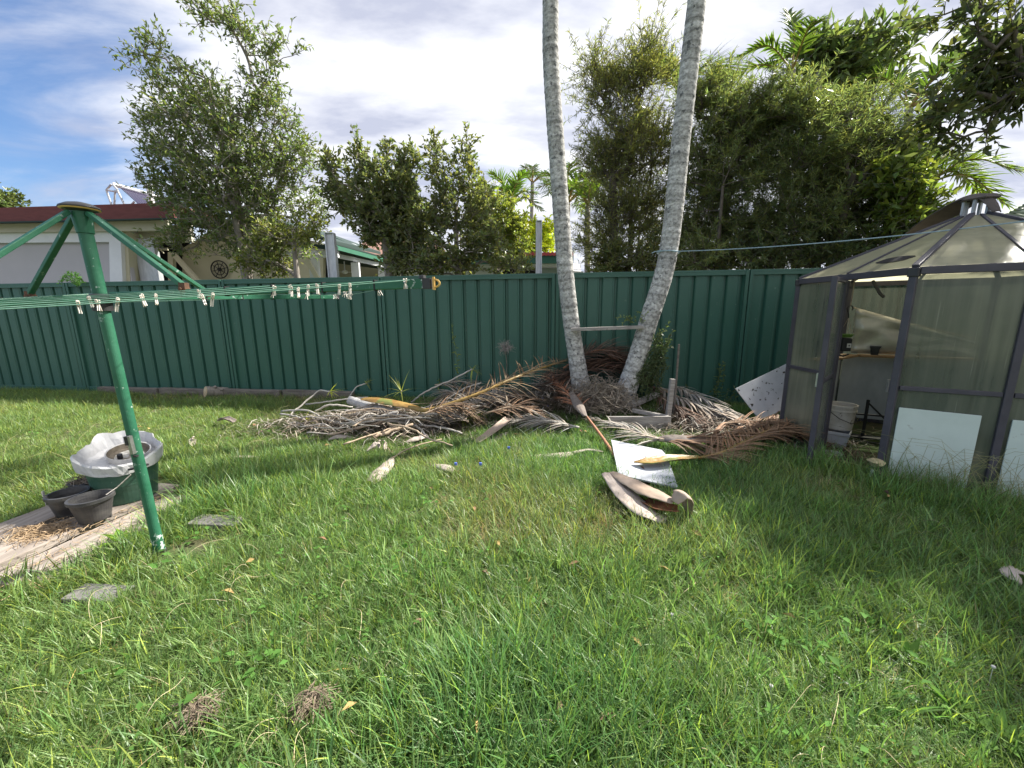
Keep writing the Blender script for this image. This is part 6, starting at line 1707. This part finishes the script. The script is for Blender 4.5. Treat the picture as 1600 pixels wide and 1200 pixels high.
vatt('pick', 'INT', idx.astype(np.int32))
vatt('spin', 'FLOAT_VECTOR', np.stack([rg.normal(size=n) * .16, rg.normal(size=n) * .16, rg.rand(n) * 2 * pi], 1).astype(np.float32), 'vector')
vatt('size', 'FLOAT', scl.astype(np.float32))
vatt('patch', 'FLOAT_COLOR', np.concatenate([colr, np.ones((n, 1))], 1).astype(np.float32), 'color')
lawn = link('lawn_grass', me); tag(lawn, 'uneven green grass of the overgrown lawn with dry patches', 'grass', kind='stuff')
ng = bpy.data.node_groups.new('scatter_tufts', 'GeometryNodeTree')
ng.interface.new_socket('Geometry', in_out='INPUT', socket_type='NodeSocketGeometry'); ng.interface.new_socket('Geometry', in_out='OUTPUT', socket_type='NodeSocketGeometry')
gi = ng.nodes.new('NodeGroupInput'); go = ng.nodes.new('NodeGroupOutput')
iop = ng.nodes.new('GeometryNodeInstanceOnPoints'); iop.inputs['Pick Instance'].default_value = True
jn = ng.nodes.new('GeometryNodeGeometryToInstance')
for o in reversed(allt):
    oi = ng.nodes.new('GeometryNodeObjectInfo'); oi.inputs['Object'].default_value = o; oi.inputs['As Instance'].default_value = False
    ng.links.new(oi.outputs['Geometry'], jn.inputs[0])
def named(nm, ty):
    q = ng.nodes.new('GeometryNodeInputNamedAttribute'); q.data_type = ty; q.inputs['Name'].default_value = nm; return q.outputs['Attribute']
ng.links.new(gi.outputs[0], iop.inputs['Points']); ng.links.new(jn.outputs[0], iop.inputs['Instance'])
ng.links.new(named('pick', 'INT'), iop.inputs['Instance Index'])
ng.links.new(named('spin', 'FLOAT_VECTOR'), iop.inputs['Rotation'])
ng.links.new(named('size', 'FLOAT'), iop.inputs['Scale'])
ng.links.new(iop.outputs[0], go.inputs[0])
md = lawn.modifiers.new('scatter', 'NODES'); md.node_group = ng
print('grass tufts', n)

# ---- loose stems, seed stalks and small weeds in the lawn
rz = random.Random(99); mb = MB()
for i in range(300):
    y = .7 + 4.6 * rz.random() ** 1.6; x = rz.uniform(-1.35, 1.3) * y; 
    if y > FY(x) - .3 or (x < -2.2 and 1.2 < y < 3.3) or (x > 2.9 and y > 2.4): continue
    a = rz.uniform(0, 2 * pi); L = rz.uniform(.08, .24); d = Vector((cos(a), sin(a), 0)); s_ = Vector((-d.y, d.x, 0)) * rz.uniform(-.06, .06); h = rz.uniform(.03, .085)
    p = Vector((x, y, H(x, y)))
    mb.tube(curve([p + Zv * h * .2, p + d * L * .35 + s_ * .5 + Zv * h, p + d * L * .7 + s_ * .6 + Zv * h * rz.uniform(.8, 1.2), p + d * L + Zv * h * .7], 3), [.0012 - .0006 * j / 9 for j in range(10)], 3, caps=False)
tag(mb.build('dry_stems', mat('straw_stem', (.42, .35, .21), .8, (.55, .48, .31), 20)), 'thin dry straw stems lying loose over the lawn', 'dry stems', kind='stuff')
mb = MB()
for i in range(150):
    if i < 90:
        f = rz.random(); p = hexc[0].lerp(hexc[1], f * .62) + Vector((-.05, -.09, 0)) + Vector((rz.gauss(0, .05), rz.gauss(-.03, .06), 0)); h = rz.uniform(.16, .42)
    else:
        p = Vector((rz.uniform(-4.6, -2.9), rz.uniform(3.2, 4.9), 0)); h = rz.uniform(.15, .4)
        if rz.random() < .6: continue
    d = Vector((rz.gauss(0, 1), rz.gauss(0, 1), 0)) * .16
    q1 = p + d * .4 + Zv * h * .6; q2 = p + d + Zv * h; q3 = p + d * 1.7 + Zv * h * 1.02
    mb.tube([p, q1, q2, q3], [.0016, .0014, .0012, .0008], 3, caps=False)
tag(mb.build('seed_stalks', mat('stalk_olive', (.20, .22, .09), .7, (.33, .30, .15), 12)), 'long thin seed stalks standing in the taller grass', 'grass stalks', kind='stuff')
# two dry clumps in the foreground
for (u, v, lab, s_) in ((308, 1108, 'small flattened clump of dead straw in the foreground lawn, nearer the planks', .045), (488, 1092, 'upright clump of dead straw in the foreground lawn', .05)):
    c = G(u, v, .05); c.z = H(c.x, c.y); mb = MB()
    for i in range(170):
        a = rz.uniform(0, 2 * pi); r_ = s_ * rz.random() ** .5; p = c + Vector((cos(a) * r_, sin(a) * r_ * .8, rz.uniform(.02, .055)))
        b = rz.gauss(.5, .9); L = rz.uniform(.05, .13); d = Vector((cos(b), sin(b), rz.uniform(-.3, .3)))
        mb.tube([p - d * L / 2, p + Zv * rz.uniform(0, .03), p + d * L / 2], .0014, 3, caps=False)
    tag(mb.build('straw_clump', mat('straw_dead', (.15, .115, .08), .9, (.24, .19, .14), 20)), lab, 'straw', kind='stuff')
# broad leaved weeds
def rosette(x, y, n, L, Wd, tint, seed, lab):
    rs = np.random.RandomState(seed); z = H(x, y)
    root = thing('weed', Vector((x, y, z)), lab, 'weed', 'broad leaved weeds in the lawn')
    a = np.arange(n) * 2.4 + rs.rand(n) * .5; el = rs.uniform(.15, .9, n)
    D = np.stack([np.cos(a) * np.cos(el), np.sin(a) * np.cos(el), np.sin(el)], 1)
    P = np.array([[x, y, z + .02]]) + D * .015
    V, T = leaf_arrays(P, D, np.tile([[0, 0, 1.0]], (n, 1)) + D * -.3, L * rs.uniform(.7, 1.2, n), Wd * rs.uniform(.7, 1.2, n), .15)
    fast('leaves', V, T, mat('weed_leaf', (.075, .12, .045), .75, (.10, .15, .06), 5, tint=True, translucent=(.35, (1.4, 1.5, .8)), spec=.15), root, tint=np.repeat(rs.uniform(.8, 1.3, n)[:, None] * np.array([tint]), 4, 0))
    mb = MB(); mb.tube([Vector((x, y, z - .01)), Vector((x, y, z + .03))], .005, 5); mb.build('stem', mat('green_stem', (.10, .13, .05), .7), root)
for k, (u, v, n, L, w_, tn, lab) in enumerate((
    (190, 846, 9, .10, .06, (1.9, 2.1, .6), 'bright yellow green leafy weed beside the narrow plank'),
    (1420, 1025, 12, .085, .03, (1.3, 1.6, .8), 'broad leaved weed in the shaded lawn before the greenhouse'),
    (870, 1010, 8, .09, .02, (1.4, 1.6, .7), 'upright broad bladed weed in the middle of the foreground'),
    (1090, 1010, 7, .09, .02, (1.5, 1.7, .7), 'broad bladed weed at the edge of the sunny patch'),
    (1560, 1150, 12, .09, .035, (1.1, 1.4, .7), 'large leaved weed in the bottom right corner'),
    (1490, 1100, 10, .08, .03, (1.1, 1.4, .7), 'leafy weed just left of the large leaved one in the corner'),
    (700, 880, 8, .10, .03, (1.3, 1.6, .7), 'small broad bladed weed in the centre of the lawn'))):
    g = G(u, v, .03); rosette(g.x, g.y, n, L, w_, tn, 60 + k, lab)
mb = MB()
for (u, v) in ((1552, 1042), (1205, 1072), (1050, 960)):
    g = G(u, v, .09); mb.lathe([(0, .008), (.006, .004), (.007, 0), (.004, -.005), (0, -.006)], 8, g); mb.tube([g, g - Zv * .09], .0012, 3, caps=False)
tag(mb.build('clover_flowers', M_white), 'tiny white clover flowers dotted in the lawn', 'flowers', kind='stuff')

# low clover like ground weeds between the blades and a few fallen brown leaves
rs = np.random.RandomState(5); P = []; D = []; Nn = []; L = []; C = []
for i in range(230):
    y = .8 + 4.2 * rs.rand() ** 1.4; x = rs.uniform(-1.3, 1.3) * y
    if (x < -2.1 and 1.2 < y < 3.4) or (x > 2.8 and y > 2.3) or y > 4.4: continue
    k = rs.randint(4, 10); sc_ = rs.uniform(.02, .05); g = H(x, y)
    for j in range(k):
        q = rs.normal(size=2) * .045; P.append([x + q[0], y + q[1], g + rs.uniform(.03, .085)]); a = rs.rand() * 6.28
        D.append([cos(a), sin(a), rs.uniform(-.2, .5)]); Nn.append([rs.normal() * .3, rs.normal() * .3, 1]); L.append(sc_ * rs.uniform(.7, 1.2)); C.append(np.array([.9, 1.3, .7]) * rs.uniform(.8, 1.5))
P, D, Nn, L, C = map(np.array, (P, D, Nn, L, C))
V, T = leaf_arrays(P, D, Nn, L, L * .62, .12)
M_weed = mat('weed_leaf', (.075, .12, .045), .75, (.10, .15, .06), 5, tint=True, translucent=(.35, (1.4, 1.5, .8)), spec=.15)
tag(fast('ground_weeds', V, T, M_weed, tint=np.repeat(C, 4, 0)), 'small round leaved clover like weeds growing between the grass blades', 'weeds', kind='stuff')
P = []; D = []
for i in range(46):
    y = .9 + 4.5 * rs.rand() ** 1.3; x = rs.uniform(-1.25, 1.1) * y
    if (x < -2.1 and 1.2 < y < 3.4) or y > 4.8: continue
    a = rs.rand() * 6.28; P.append([x, y, H(x, y) + rs.uniform(.05, .09)]); D.append([cos(a), sin(a), rs.uniform(-.3, .3)])
P = np.array(P); D = np.array(D); n_ = len(P)
V, T = leaf_arrays(P, D, rs.normal(size=(n_, 3)) * .5 + np.array([[0, 0, 1.0]]), rs.uniform(.04, .08, n_), rs.uniform(.018, .035, n_), .3)
c_ = np.array([[.22, .13, .07], [.36, .25, .10], [.15, .09, .06]])[rs.randint(0, 3, n_)]
tag(fast('fallen_leaves', V, T, mat('litter', (1, 1, 1), .85, tint=True), tint=np.repeat(c_, 4, 0)), 'small fallen brown and yellow leaves caught in the lawn', 'leaves', kind='stuff')
